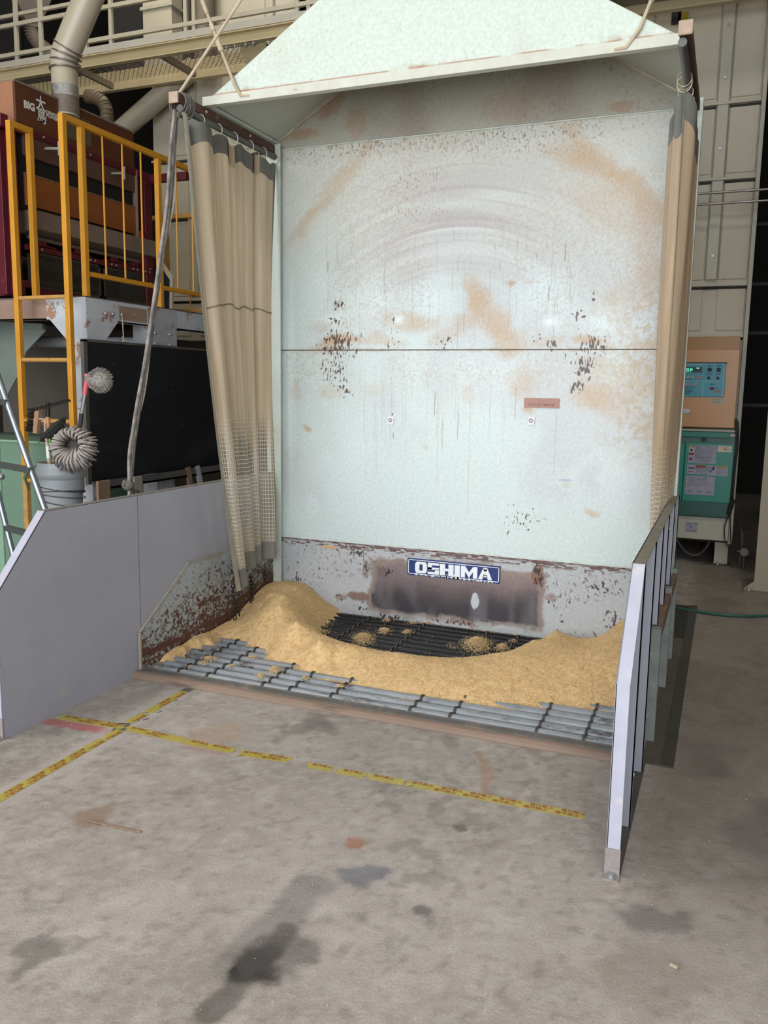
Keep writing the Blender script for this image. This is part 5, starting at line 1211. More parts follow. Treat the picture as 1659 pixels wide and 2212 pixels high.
for i in range(1500):
    a = rs.random() * 6.28; b = math.acos(rs.uniform(-1, 1)); d = Vector((math.sin(b) * math.cos(a), math.sin(b) * math.sin(a) * .8, math.cos(b)))
    st = sc_.lerp(fc, rs.random() ** .5); en = st.lerp(fc, .8) + d * (.062 + rs.random() * .014)
    mb.tube([st + d * .03, en], [.0022, .0008], 3)
o = part('fluff', mb, m_fl, dm); o['kind'] = 'stuff'
# green strap at the pipe
gs = PY(BY, 84, 1010)
tag(part('green_strap', MB().tube([gs + Vector((.035, -.05, .03)), gs + Vector((-.03, -.05, -.0)), gs + Vector((-.075, -.04, -.06)), gs + Vector((-.085, 0, -.14))], [.014, .012, .010, .004], 8), mat('faded_green_strap', (.40, .52, .42), (.34, .46, .37), 10, .6), None, smooth=True, org=tuple(gs)), 'faded green strap hanging over the left rim of the grey pipe', 'strap')

# ================================================================== BLACKBOARD
bb = thing('blackboard', (-2.45, .4, .82), 'large dusty blackboard propped against the deck posts', 'blackboard')
XB = -2.435
m_bb = mat('blackboard_slate', (.075, .092, .125), (.11, .125, .155), 3, .42, dirt=((.21, .225, .245), 3.5, .52, .3), stretch=(1, .5, 1))
part('slate', MB().box(XB - .012, XB, -.37, 1.43, .83, 1.755), m_bb, bb)
part('frame_side', MB().box(XB - .02, XB + .006, -.405, -.37, .815, 1.765), mat('worn_grey_wood', (.36, .34, .32), (.27, .26, .245), 12, .7, stretch=(2, 2, .5)), bb)
part('frame_top', MB().box(XB - .02, XB + .006, -.405, 1.46, 1.755, 1.772), MATS['worn_grey_wood'], bb)
part('chalk_tray', MB().box(XB - .01, XB + .06, -.30, 1.45, .775, .79).box(XB + .05, XB + .06, -.30, 1.45, .775, .835), mat('grey_tray_wood', (.40, .395, .39), (.32, .315, .31), 8, .7, stretch=(2, .4, 2)), bb)
cm = MB()
for i in range(14):
    a = rs.uniform(-.2, 1.1); z = rs.uniform(.9, 1.7); l = rs.uniform(.01, .07); cm.bar((XB + .0006, a, z), (XB + .0006, a + l, z + rs.uniform(-.012, .012)), .0012, .0012)
part('chalk_marks', cm, mat('chalk', (.42, .44, .45)), bb)
# junk under the board
for i, (u0, u1, v0, v1, nm, lab, cat, c_) in enumerate(((212, 238, 1040, 1120, 'wooden_plank', 'raw tan plank standing below the blackboard beside the pipe', 'plank', (.62, .52, .43)),
        (290, 308, 1030, 1110, 'cardboard_sheet', 'off-white upright board standing right of the rope knot', 'board', (.66, .65, .63)),
        (330, 395, 1022, 1100, 'cardboard_box', 'dim printed white cardboard box below the blackboard', 'box', (.46, .44, .38)))):
    a, b = PX(-2.30 if i < 2 else -2.7, u0, v0), PX(-2.30 if i < 2 else -2.7, u1, v0); x_ = a.x
    o = thing(nm, (x_, (a.y + b.y) / 2, 0), lab, cat)
    part('body', MB().box(x_ - (.02 if i < 2 else .3), x_, a.y, b.y, 0, max(a.z, b.z)), mat(nm + '_surface', c_, tuple(v * .88 for v in c_), 5, .7), o, bev=.003)
    if i == 2: part('print', MB().box(x_, x_ + .002, a.y + .03, a.y + .10, .78, .80).box(x_, x_ + .002, b.y - .25, b.y - .05, .82, .83), mat('box_print', (.20, .18, .16)), o)
br_ = thing('angled_bracket', (-2.35, 1.1, 0), 'worn brown and white angled struts under the right end of the blackboard', 'bracket')
for (u0, v0, u1, v1, c_) in ((405, 1010, 424, 1070, 'p'), (425, 1008, 452, 1072, 'w')):
    part('strut', MB().bar(PX(-2.38, u0, v0), PX(-2.38, u1, v1 + 60), .05, .02, up=(1, 0, 0)), m_deckr if c_ == 'p' else m_deckp, br_)

gp = thing('glazed_guard', (-2.9, 1.35, 2.05), 'dark glazed guard panel with cream sloping edge behind the yellow railing', 'guard panel')
pts = [PY(1.35, u, v) for u, v in ((343, 556), (373, 600), (371, 672), (345, 668))]; pts[2].z = pts[3].z = 2.053
part('frame', MB().prism([tuple(p) for p in pts], (0, .02, 0)), MATS['cream_rod'], gp)
part('glass', MB().prism([tuple(p) for p in [PY(1.345, u, v) for u, v in ((346, 574), (366, 604), (365, 666), (348, 664))]], (0, .004, 0)), mat('dim_glass', (.16, .18, .22), rough=.15), gp)

# ================================================================== DRYERS
m_cream = mat('cream_dryer_paint', (.72, .69, .61), (.67, .64, .56), 2, .5, dirt=((.52, .48, .40), 4, .66, .12))
m_cream2 = mat('cream_trim_paint', (.70, .68, .61), (.64, .62, .55), 4, .45)
m_gap = mat('dark_joint', (.24, .225, .195), (.18, .17, .15), 4, .8)
def dryer(xr, label, top, skip_left=False):
    Yf = 2.95; x0 = xr - 1.75
    d = thing('grain_dryer', (xr - .87, Yf + .8, 0), label, 'dryer')
    part('body', MB().box(x0, xr - .03, Yf, Yf + 1.8, .24, top), m_cream, d)
    seams = [1.98, 2.40, 3.25, 3.84, 4.70, 5.5]
    zs = [.24] + [z for z in seams if z < top]
    for a, b in zip(zs, zs[1:] + [top]):
        for (xa, xb) in ((x0 + .01, x0 + .44), (x0 + .56, xr - .90), (xr - .88, xr - .38), (xr - .262, xr - .045)):
            if b - a > .2: part('wall_sheet', MB().box(xa, xb, Yf - .010, Yf, a + .03, b - .025), m_cream, d, bev=.004)
        part('seam_lip', MB().box(x0, xr - .035, Yf - .045, Yf, b - .028, b - .006), m_cream2, d, bev=.002)
        part('seam_shadow_gap', MB().box(x0, xr - .035, Yf - .011, Yf - .002, b - .05, b - .03), m_gap, d)
    for xc in (xr - .32, x0 + .5):
        part('ridge', MB().prism([(xc - .055, Yf - .002, 2.43), (xc - .04, Yf - .030, 2.43), (xc + .04, Yf - .030, 2.43), (xc + .055, Yf - .002, 2.43)], (0, 0, top - 2.43)), m_cream2, d)
        for z in (2.62, 3.47, 4.02, 4.42):
            if z < top: part('bolt', MB().tube([(xc, Yf - .03, z), (xc, Yf - .042, z)], .012, 8), bolt_m, d)
    part('edge_flange', MB().box(xr - .035, xr + .0, Yf - .05, Yf - .03, .20, top).box(xr - .035, xr - .03, Yf - .05, Yf + 1.8, .20, top), m_cream2, d, bev=.002)
    part('base_panel', MB().box(xr - .50, xr - .035, Yf - .12, Yf, .235, .43), m_cream2, d, bev=.003)
    part('base_channel', MB().box(x0, xr - .02, Yf - .02, Yf + 1.8, .205, .245), m_gap, d)
    part('leg', MB().box(xr - .135, xr - .025, Yf + .0, Yf + .09, 0.012, .235), m_cream2, d, bev=.003)
    part('leg', MB().box(x0 + .03, x0 + .14, Yf + .0, Yf + .09, 0.012, .235), m_cream2, d, bev=.003)
    part('leg_foot', MB().box(xr - .20, xr + .01, Yf - .07, Yf + .12, 0, .012), mat('dull_foot_plate', (.34, .33, .31)), d)
    part('anchor_bolt', MB().tube([(xr - .10, Yf - .04, .012), (xr - .10, Yf - .04, .03)], .012, 6), bolt_m, d)
    return d
dr = dryer(1.60, 'tall cream grain dryer tower behind the right guard', 7.1)
dl = dryer(-2.62, 'tall cream grain dryer tower behind the red machine', 7.1)

# control cabinet
m_org = mat('bronze_orange_paint', (.70, .50, .28), (.66, .46, .25), 3, .35)
def cabinet(dx, label):
    YC = 2.78
    c = thing('control_cabinet', (1.30 + dx, 2.9, 1.2), label, 'control cabinet')
    part('housing', MB().box(.98 + dx, 1.545 + dx, YC + .012, 2.94, 1.195, 1.95), mat('dark_orange_paint', (.60, .42, .17), (.56, .39, .15), 3, .4), c, bev=.004)
    part('door', MB().box(.98 + dx, 1.548 + dx, YC - .005, YC + .012, 1.20, 1.845), m_org, c, bev=.004)
    pn = part('control_panel', MB().box(1.035 + dx, 1.452 + dx, YC - .012, YC - .005, 1.453, 1.733), mat('teal_panel', (.12, .52, .60), (.10, .48, .56), 4, .4), c, bev=.003, label='teal control panel with small green display')
    wl = MB(); y0, y1 = YC - .0135, YC - .0122
    wl.box(1.045 + dx, 1.448 + dx, y0, y1, 1.718, 1.724).box(1.045 + dx, 1.435 + dx, y0, y1, 1.582, 1.587).box(1.278 + dx, 1.284 + dx, y0, y1, 1.456, 1.585).box(1.437 + dx, 1.442 + dx, y0, y1, 1.456, 1.724)
    part('panel_lines', wl, mat('panel_white', (.62, .74, .74)), pn)
    part('panel_shadow_edge', MB().box(1.035 + dx, 1.458 + dx, YC - .012, YC - .004, 1.733, 1.741), mat('panel_dark', (.18, .19, .19)), pn)
    part('display', MB().box(1.085 + dx, 1.265 + dx, y0, y1, 1.655, 1.700), mat('display_grey', (.24, .25, .26)), pn)
    t_ = text_mb('10.26', .026, (1, 0, 0), (0, 0, 1), (1.135 + dx, y0 - .0003, 1.672)); g_ = text_mb('ﾓﾐｽｲﾌﾞﾝ', .016, (1, 0, 0), (0, 0, 1), (1.125 + dx, y0 - .0003, 1.658)); t_.add(g_.v, g_.f).box(1.222 + dx, 1.243 + dx, y0 - .001, y0, 1.688, 1.695)
    part('display_digits', t_, mat('green_digits', (.3, .9, .7), emit=((.35, 1, .8), 1.6)), pn)
    for i, x in enumerate((1.09, 1.125, 1.160, 1.195, 1.247)):
        part('push_button', MB().tube([(x + dx, y1, 1.615), (x + dx, y0 - .004, 1.615)], .0125, 14), mat('button_grey', (.60, .62, .60)) if i < 4 else mat('button_orange', (.72, .44, .20)), pn, smooth='auto')
    part('indicator_light', MB().tube([(1.124 + dx, y1, 1.636), (1.124 + dx, y0 - .002, 1.636)], .005, 8), mat('lamp_white', (1, 1, .9), emit=((1, 1, .85), 3)), pn)
    for (x, z, r) in ((1.325, 1.680, .018), (1.395, 1.680, .018), (1.322, 1.612, .012), (1.393, 1.612, .012)):
        part('dial_knob', MB().tube([(x + dx, y1, z), (x + dx, y0 - .014, z)], [r, r * .85], 16), mat('black_knob', (.10, .11, .13)), pn, smooth='auto')
    part('rocker_switch', MB().box(1.335 + dx, 1.372 + dx, y0 - .003, y1, 1.515, 1.535).box(1.352 + dx, 1.366 + dx, y0 - .005, y1, 1.518, 1.532), mat('dark_red_switch', (.40, .08, .10)), pn)
    part('caution_tag', MB().box(1.375 + dx, 1.42 + dx, y0, y1, 1.493, 1.506), mat('orange_tag', (.62, .42, .25)), pn)
    prn = MB()
    for (s_, x, z, sz) in (('水分設定', 1.30, 1.712, .012), ('乾燥速度', 1.372, 1.712, .012), ('穀物種類', 1.295, 1.640, .012), ('張込量', 1.375, 1.640, .012), ('電 源', 1.34, 1.552, .014), ('入', 1.318, 1.52, .013), ('切', 1.385, 1.52, .013), ('張込 通風 乾燥 排出 停止', 1.075, 1.594, .011), ('警報内容 異常表示 点検', 1.07, 1.53, .014), ('燃焼 風圧 熱風温度 水分計', 1.06, 1.512, .012), ('搬送 満量 過負荷 温度異常', 1.06, 1.495, .012), ('消火 満量 回転 乾燥完了', 1.06, 1.478, .012)):
        g_ = text_mb(s_, sz, (1, 0, 0), (0, 0, 1), (x + dx, y0 - .0002, z)); prn.add(g_.v, g_.f)
    part('panel_print', prn, mat('panel_ink', (.04, .15, .20)), pn)
    for x in (1.075, 1.135, 1.192): part('label_tile', MB().box(x + dx, x + .044 + dx, y0, y1, 1.548, 1.566), mat('tile_pink', (.58, .56, .58)) if x != 1.135 else mat('tile_rose', (.66, .50, .55)), pn)
    s_ = part('paper_label', MB().box(1.352 + dx, 1.450 + dx, YC - .007, YC - .005, 1.398, 1.444), mat('cream_label', (.70, .68, .60)), c, label='small cream label')
    g_ = text_mb('電源のお手入れ', .012, (1, 0, 0), (0, 0, 1), (1.362 + dx, YC - .0072, 1.428)); h_ = text_mb('必ず電源を切る', .011, (1, 0, 0), (0, 0, 1), (1.360 + dx, YC - .0072, 1.408)); g_.add(h_.v, h_.f)
    part('label_print', g_, mat('label_ink', (.22, .22, .22)), s_)
    return c
cabinet(0, 'bronze orange control cabinet with teal panel on the right dryer')
cabinet(-4.24, 'bronze orange control cabinet glimpsed between the left curtain and the hopper')
wt = thing('white_tag', (1.12, 2.77, 1.30), 'rounded white paper tag on the lower left of the orange cabinet', 'tag')
p = PY(2.77, 1468, 890)
wpts = [(p.x - .10, 2.768, p.z - .03), (p.x + .02, 2.768, p.z - .016), (p.x + .075, 2.768, p.z - .002), (p.x + .09, 2.768, p.z + .018), (p.x + .06, 2.768, p.z + .028), (p.x - .10, 2.768, p.z + .026)]
part('paper', MB().prism(wpts, (0, .003, 0)), mat('white_paper', (.78, .77, .80)), wt)
part('scribble', MB().bar((p.x - .05, 2.767, p.z + .008), (p.x + .05, 2.767, p.z + .002), .002, .003).bar((p.x - .05, 2.767, p.z - .010), (p.x - .0, 2.767, p.z - .002), .002, .004), mat('ink_dark', (.25, .15, .2)), wt)

# burner unit
m_grn1 = mat('turquoise_green_paint', (.00, .50, .42), (.00, .455, .38), 2, .38)
m_grn2 = mat('deep_green_paint', (.00, .30, .26), (.00, .27, .235), 2, .38)
m_grn3 = mat('grey_green_paint', (.19, .38, .33), (.17, .34, .30), 2, .45)
def burner(dx, label):
    b = thing('burner_unit', (1.3 + dx, 2.85, .44), label, 'burner unit')
    YB_ = 2.80
    part('housing', MB().box(1.02 + dx, 1.565 + dx, YB_ + .02, 2.94, .43, 1.19), m_grn2, b)
    part('top_ledge', MB().box(1.02 + dx, 1.565 + dx, YB_ - .01, YB_ + .05, 1.168, 1.180).box(1.52 + dx, 1.566 + dx, YB_ - .004, YB_ + .02, 1.13, 1.148), m_cream2, b, label='cream strip along the top')
    part('top_cover', MB().box(1.085 + dx, 1.52 + dx, YB_ - .02, YB_ + .01, 1.115, 1.160), mat('teal_cover', (.07, .44, .37), rough=.45), b, bev=.004)
    part('upper_band', MB().box(1.02 + dx, 1.562 + dx, YB_ - .004, YB_ + .02, 1.065, 1.115), m_grn3, b, label='greyish green upper band')
    part('left_door', MB().box(.98 + dx, 1.17 + dx, YB_ + .0, YB_ + .02, .565, 1.065), m_grn1, b, bev=.003)
    part('door', MB().box(1.175 + dx, 1.560 + dx, YB_ - .012, YB_ + .012, .565, 1.065), m_grn1, b, bev=.004)
    part('lower_band', MB().box(1.150 + dx, 1.572 + dx, YB_ - .010, YB_ + .012, .442, .565), m_grn2, b, bev=.003, label='darker green lower band')
    part('latch_knob', MB().tube([(1.318 + dx, YB_ - .004, 1.098), (1.318 + dx, YB_ - .030, 1.098)], .018, 8).box(1.295 + dx, 1.341 + dx, YB_ - .012, YB_ - .004, 1.088, 1.104), mat('black_knob2', (.12, .12, .12)), b)
    y1 = YB_ - .0122; y0 = y1 - .0018
    m_lab = mat('silver_label', (.56, .56, .62), (.52, .52, .58), 4, .4); m_ink = mat('sticker_ink', (.20, .20, .24))
    def sticker(x0, x1, z0, z1, nm, m_, rects=(), lines=(), lab=None):
        s_ = part(nm, MB().box(x0 + dx, x1 + dx, y0, y1, z0, z1), m_, b, label=lab)
        for (c_, a, b_, c, d_) in rects: part('label_block', MB().box(a + dx, b_ + dx, y0 - .0008, y0, c, d_), c_, s_)
        if lines:
            mb = MB()
            for (t, x, z, sz) in lines: g = text_mb(t, sz, (1, 0, 0), (0, 0, 1), (x + dx, y0 - .0003, z), sx=1.0, lift=.0006); mb.add(g.v, g.f)
            part('label_print', mb, m_ink, s_)
        return s_
    ye, rd, wh, bk_ = mat('warn_yellow', (.70, .54, .12)), mat('warn_red', (.50, .05, .10)), mat('sticker_white', (.70, .70, .74)), mat('sticker_black', (.08, .08, .09))
    sticker(1.205, 1.425, .895, 1.045, 'warning_sticker', m_lab, [(ye, 1.207, 1.247, 1.028, 1.043), (wh, 1.207, 1.245, .990, 1.024), (bk_, 1.217, 1.235, .997, 1.012), (rd, 1.207, 1.247, .962, .980), (rd, 1.211, 1.238, .918, .940)],
            [('⚠ 注意', 1.209, 1.031, .012)] + [(t, 1.255, 1.03 - .0125 * i, .0115) for i, t in enumerate(('運転中はカバーを開けないでください', '高温部にふれるとやけどします', '必ず電源を切ってから掃除する', '燃料は灯油を使用すること', '燃焼室の近くに可燃物を置かない', '点検は停止後に行ってください', '熱風路のほこりを取り除くこと', '異常時は販売店へ連絡する', '取扱説明書をよく読んでください', 'バーナーの消火を確認する', 'カバーを外して運転しない'))], 'large silver warning sticker with red and yellow blocks')
    sticker(1.432, 1.542, .998, 1.048, 'name_sticker', mat('cream_sticker', (.80, .76, .68)), (), [('警報ブザー', 1.475, 1.028, .011), ('音量調整つまみ', 1.475, 1.016, .009)], 'bright cream rectangular sticker')
    sticker(1.200, 1.352, .800, .880, 'hand_warning_sticker', m_lab, [(mat('warn_orange', (.62, .20, .08)), 1.266, 1.350, .858, .878), (bk_, 1.208, 1.250, .818, .823), (bk_, 1.215, 1.262, .846, .856), (bk_, 1.208, 1.222, .852, .858)], [('▲ 警 告', 1.275, .861, .015), ('回転部にふれると', 1.272, .845, .0105), ('手をはさまれます', 1.272, .832, .0105), ('停止を確認する', 1.272, .819, .0105), ('カバーを開けない', 1.272, .806, .0105)])
    q = sticker(1.358, 1.525, .795, .880, 'belt_warning_sticker', m_lab, [(mat('warn_cream', (.66, .56, .34)), 1.430, 1.523, .862, .878), (bk_, 1.405, 1.418, .845, .874)], [('▲ 注 意', 1.438, .864, .013), ('ベルトに巻き込まれ', 1.434, .848, .0095), ('けがをする恐れ', 1.434, .835, .0105), ('保護カバーをつける', 1.434, .822, .0095), ('電源を切る', 1.434, .809, .0105)])
    part('belt_symbol', MB().torus((1.385 + dx, y0 - .001, .848), .017, .002, (0, 1, 0), 16, 5).tube([(1.393 + dx, y0 - .001, .835), (1.412 + dx, y0 - .001, .856)], .0035, 6).tube([(1.378 + dx, y0 - .001, .829), (1.39 + dx, y0 - .001, .808)], .0015, 5), bk_, q)
    sticker(1.195, 1.428, .625, .785, 'instruction_sticker', m_lab, (), [('お手入れについてのお願い', 1.215, .768, .0135), ('[ 点検窓は必ず閉めて運転する', 1.215, .752, .0115), ('  掃除口のほこりを取り除く ]', 1.215, .738, .0115), ('ご注意  運転前に必ず確認してください', 1.203, .718, .0112), ('排風ダクト  熱風ダクト  バーナー', 1.205, .700, .0112)], 'silver instruction sticker with small drawings')
    q2 = b.children[-1]
    dg = MB()
    for (x, z) in ((1.225, .650), (1.30, .650), (1.375, .650)): dg.bar((x - .01 + dx, y0 - .001, z), (x + .025 + dx, y0 - .001, z + .018), .0015, .002).bar((x + .025 + dx, y0 - .001, z + .018), (x + .03 + dx, y0 - .001, z - .004), .0015, .002).bar((x - .01 + dx, y0 - .001, z), (x + .03 + dx, y0 - .001, z - .004), .0015, .002)
    part('small_drawing', dg, m_ink, b)
    sb = part('base_sticker', MB().box(1.215 + dx, 1.315 + dx, 2.826, 2.829, .293, .378), mat('lilac_paper', (.60, .60, .66)), b, label='pale sticker on the cream base')
    g_ = text_mb('オイルパン引出し', .0125, (1, 0, 0), (0, 0, 1), (1.228 + dx, 2.8255, .362)); h_ = text_mb('ご使用後は清掃', .012, (1, 0, 0), (0, 0, 1), (1.225 + dx, 2.8255, .300)); g_.add(h_.v, h_.f).bar((1.245 + dx, 2.8252, .353), (1.275 + dx, 2.8252, .325), .002, .004)
    part('sticker_print', g_, m_ink, sb)
    return b
burner(0, 'turquoise green burner unit with warning stickers under the orange cabinet')
burner(-4.24, 'turquoise green burner unit glimpsed beside the left curtain hem')

# cables, fuel filter
m_bc = mat('black_cable', (.10, .10, .105), (.14, .135, .13), 20, .5)
pcx = thing('power_cables', (1.58, 2.78, .6), 'black power cables with plug running down the dryer edge', 'cable')
def ctube(name, pxs, y, r, m_, par, lab=None):
    P_ = [PY(y + (q[2] if len(q) > 2 else 0), q[0], q[1]) for q in pxs]; Q = []
    for i in range(len(P_) - 1):
        a, b = P_[i], P_[i + 1]; a0 = P_[max(i - 1, 0)]; b1 = P_[min(i + 2, len(P_) - 1)]
        for k in range(4):
            t = k / 4.; Q.append(.5 * ((2 * a) + (b - a0) * t + (2 * a0 - 5 * a + 4 * b - b1) * t * t + (3 * a - a0 - 3 * b + b1) * t ** 3))
    Q.append(P_[-1]); return part(name, MB().tube(Q, r, 8), m_, par, smooth=True, label=lab)
ctube('cable', [(1588, 905), (1594, 915), (1594, 960), (1588, 1010), (1582, 1082)], 2.77, .0075, m_bc, pcx)
ctube('cable', [(1586, 908), (1590, 925), (1590, 970), (1583, 1030), (1578, 1082)], 2.78, .0065, m_bc, pcx)
a_, b_ = PY(2.76, 1582, 1080), PY(2.76, 1574, 1112)
part('plug', MB().tube([a_ + Vector((.003, 0, .005)), a_.lerp(b_, .55)], .021, 8).tube([a_.lerp(b_, .5), b_], .018, 8).torus(a_.lerp(b_, .52), .019, .004, tuple((b_ - a_).normalized()), 12, 5), m_bc, pcx, label='chunky black plug coupling')
ctube('cable', [(1576, 1110), (1566, 1135), (1566, 1165), (1575, 1185), (1590, 1190)], 2.77, .0045, m_bc, pcx)
ctube('cable', [(1577, 1110), (1578, 1150), (1580, 1175), (1592, 1190)], 2.78, .0045, m_bc, pcx)
ff = thing('fuel_filter', tuple(PY(2.82, 1606, 1225)), 'round silver fuel filter on a short stand pipe beside the dryer leg', 'filter')
m_sil = mat('cast_silver', (.50, .49, .50), (.44, .43, .44), 12, .35, .6)
c_ = PY(2.82, 1608, 1192); bz = PY(2.82, 1605, 1228)
part('housing', MB().tube([c_ + Vector((0, .03, 0)), c_ + Vector((0, -.015, 0)), c_ + Vector((0, -.024, 0))], [.034, .040, .034], 20), m_sil, ff, smooth='auto')
part('stand_pipe', MB().tube([(c_.x, c_.y, c_.z - .03), (c_.x, c_.y, .0)], .013, 10).tube([(c_.x - .03, c_.y + .01, c_.z), (c_.x - .03, c_.y + .01, .02)], .009, 10), mat('dull_silver', (.36, .35, .36), rough=.4, metal=.5), ff, smooth='auto')
part('valve', MB().tube([PY(2.83, 1603, 1180), PY(2.83, 1604, 1150)], [.008, .011], 8).tube([PY(2.82, 1590, 1190), c_], .008, 8), m_sil, ff, smooth='auto')
ctube('fuel_hose', [(1603, 1150, .01), (1601, 1142, .03), (1596, 1130, .1), (1586, 1122, .25)], 2.83, .008, mat('grey_hose', (.34, .33, .31)), ff)
tag(ctube('drain_hose', [(1460, 1160), (1466, 1172), (1480, 1190), (1495, 1199), (1510, 1197), (1524, 1185), (1533, 1168), (1536, 1155)], 2.98, .012, mat('grey_hose2', (.30, .28, .26)), None), 'drooping grey drain hose under the right dryer', 'hose')

for (u0, v0, u1, v1, lab) in ((1500, 421, 1700, 404, 'upper silver conduit crossing the right dryer'), (1495, 443, 1700, 430, 'lower silver conduit crossing the right dryer')):
    z = PY(2.7, 1600, (v0 + v1) / 2).z; cdt = thing('conduit_pipe', (1.4, 2.7, z), lab, 'conduit')
    part('tube', MB().tube([(.9, 2.7, z), (6.9, 2.7, z)], .0095, 10), mat('conduit_steel', (.60, .58, .54), (.5, .48, .45), 10, .3, .7), cdt, smooth='auto')
    for x in (1.545, 1.30): part('coupling', MB().tube([(x - .03, 2.7, z), (x + .03, 2.7, z)], .0125, 10), MATS['conduit_steel'], cdt, smooth='auto')
    for x in (1.0, 6.5): part('bracket', MB().box(x - .01, x + .01, 2.70, 2.95 if x < 2 else 3.0, z - .01, z + .01), MATS['conduit_steel'], cdt)
for (u, v, nm, c_, lab) in ((1473, 41, 'warning_label', (.62, .56, .06), 'tiny yellow warning label high on the right dryer'), (1459, 39, 'window_plate', (.15, .15, .16), 'small dark square plate high on the right dryer')):
    p = PY(2.93, u, v); o = part(nm, MB().box(p.x - .03, p.x + .045, 2.925, 2.937, p.z - .05, p.z + .05), mat(nm + '_m', c_, rough=.4), None, org=(p.x, 2.93, p.z)); tag(o, lab, 'label' if 'warn' in nm else 'plate')

# building column at the far right
colm = thing('steel_column', (2.0, 2.2, 0), 'cream steel building column with bolted base at the right edge of the picture', 'column')
part('flange', MB().box(1.762, 2.10, 1.985, 2.0, .0, 7.0), mat('column_cream', (.60, .565, .48), (.56, .525, .44), 2, .5), colm)
part('web', MB().box(1.92, 1.94, 2.0, 2.3, 0, 7.0), MATS['column_cream'], colm)
part('base_gusset', MB().prism([(1.765, 1.99, .012), (1.765, 1.99, .085), (1.70, 1.99, .025), (1.70, 1.99, .012)], (0, .012, 0)).box(1.93, 1.94, 1.93, 1.985, .012, .10), MATS['column_cream'], colm)
part('base_plate', MB().box(1.69, 2.25, 1.93, 2.4, 0, .012), mat('column_plate', (.45, .42, .36)), colm)
part('anchor_bolt', MB().tube([(1.73, 1.96, .012), (1.73, 1.96, .035)], .013, 6), bolt_m, colm)
dkf = thing('dark_machinery', (2.4, 5.0, 0), 'unlit dark machine frame deep in the gap beside the right dryer', 'machine frame')
part('upright', MB().box(2.05, 2.25, 4.9, 5.1, 0, 5), mat('near_black_steel', (.07, .075, .085)), dkf)
for z in (1.35, 2.1, 2.6, 3.2): part('crossbar', MB().box(1.6, 4.5, 4.95, 5.0, z, z + .035), mat('dim_rail', (.16, .15, .14)), dkf)

# ================================================================== WALKWAY
WZ = 4.45
m_wk = mat('cream_channel_paint', (.72, .66, .52), (.67, .61, .47), 3, .38)
m_wk2 = mat('grey_toe_board', (.68, .66, .61), (.62, .60, .55), 4, .5)
wk = thing('walkway', (-3, 2.3, WZ), 'cream steel walkway with expanded mesh floor crossing high behind the hood', 'walkway')
part('front_channel', MB().box(-8, 7, 2.0, 2.008, WZ, WZ + .115).box(-8, 7, 1.955, 2.0, WZ, WZ + .010).box(-8, 7, 1.955, 2.0, WZ + .095, WZ + .105), m_wk, wk)
part('rear_beam', MB().box(-8, 7, 2.60, 2.61, WZ, WZ + .20).box(-8, 7, 2.55, 2.60, WZ, WZ + .01), m_wk, wk)
part('toe_board', MB().box(-8, 7, 1.985, 2.0, WZ + .125, WZ + .185), m_wk2, wk)
for x in np.arange(-5.6, 6.5, 1.0): part('cross_member', MB().box(x - .02, x + .02, 2.008, 2.6, WZ + .03, WZ + .085), mat('dull_cream_member', (.52, .48, .40)), wk)
ms = MB(); px_ = .055; py_ = .030
xx = -5.8
while xx < -1.0:
    for j in range(19):
        y = 2.02 + j * py_; x = xx + (px_ / 2 if j % 2 else 0)
        if y + py_ > 2.6: continue
        ms.bar((x, y, WZ + .09), (x + px_ / 2, y + py_, WZ + .09), .005, .002); ms.bar((x + px_ / 2, y + py_, WZ + .09), (x + px_, y, WZ + .09), .005, .002)
    xx += px_
o = part('expanded_mesh', ms, mat('mesh_steel', (.60, .56, .48), (.5, .46, .4), 6, .5), wk); o['kind'] = 'stuff'
part('mesh_deck', MB().box(-1.0, 6.9, 2.01, 2.6, WZ + .088, WZ + .092), MATS['mesh_steel'], wk)
gus = [PY(1.99, u, v) for u, v in ((520, 97), (575, 90), (575, 160), (532, 138), (518, 110))]
part('hanging_bracket', MB().prism([tuple(a) for a in gus], (0, .01, 0)).bar(PY(1.98, 478, 105), PY(1.98, 556, 92), .02, .008), mat('bracket_olive', (.50, .46, .33)), wk)
hb_ = MB()
for u, v in ((490, 101), (508, 98), (531, 95), (548, 92)): hb_.tube([PY(1.975, u, v - 4), PY(1.975, u, v + 5)], .012, 6)
part('bracket_bolts', hb_, bolt_m, wk)
# railing on the walkway
wr_ = thing('walkway_railing', (-3, 2.0, WZ + .18), 'cream railing with round rails along the high walkway', 'railing')
def zrail(u, v): return PY(2.0, u, v).z
zA = zrail(75, 45); zB = zrail(75, 19); zC = zrail(75, 110)
m_rl = mat('railing_cream', (.70, .67, .59), (.64, .61, .53), 5, .45)
for z in (zA, zC):
    part('rail', MB().bar((-8, 2.0, z), (7, 2.0, z), .03, .035), m_rl, wr_)
part('rail', MB().bar((-8, 2.04, zB), (PY(2, 165, 5).x, 2.04, zB), .03, .03), m_rl, wr_)
for u, v in ((34, 60), (86, 30), (186, 90), (239, 50), (401, 50), (419, 50), (642, 10), (667, 5)):
    x = PY(2.0, u, v).x; part('post', MB().box(x - .018, x + .018, 1.99, 2.02, WZ + .12, 5.75), m_rl, wr_)

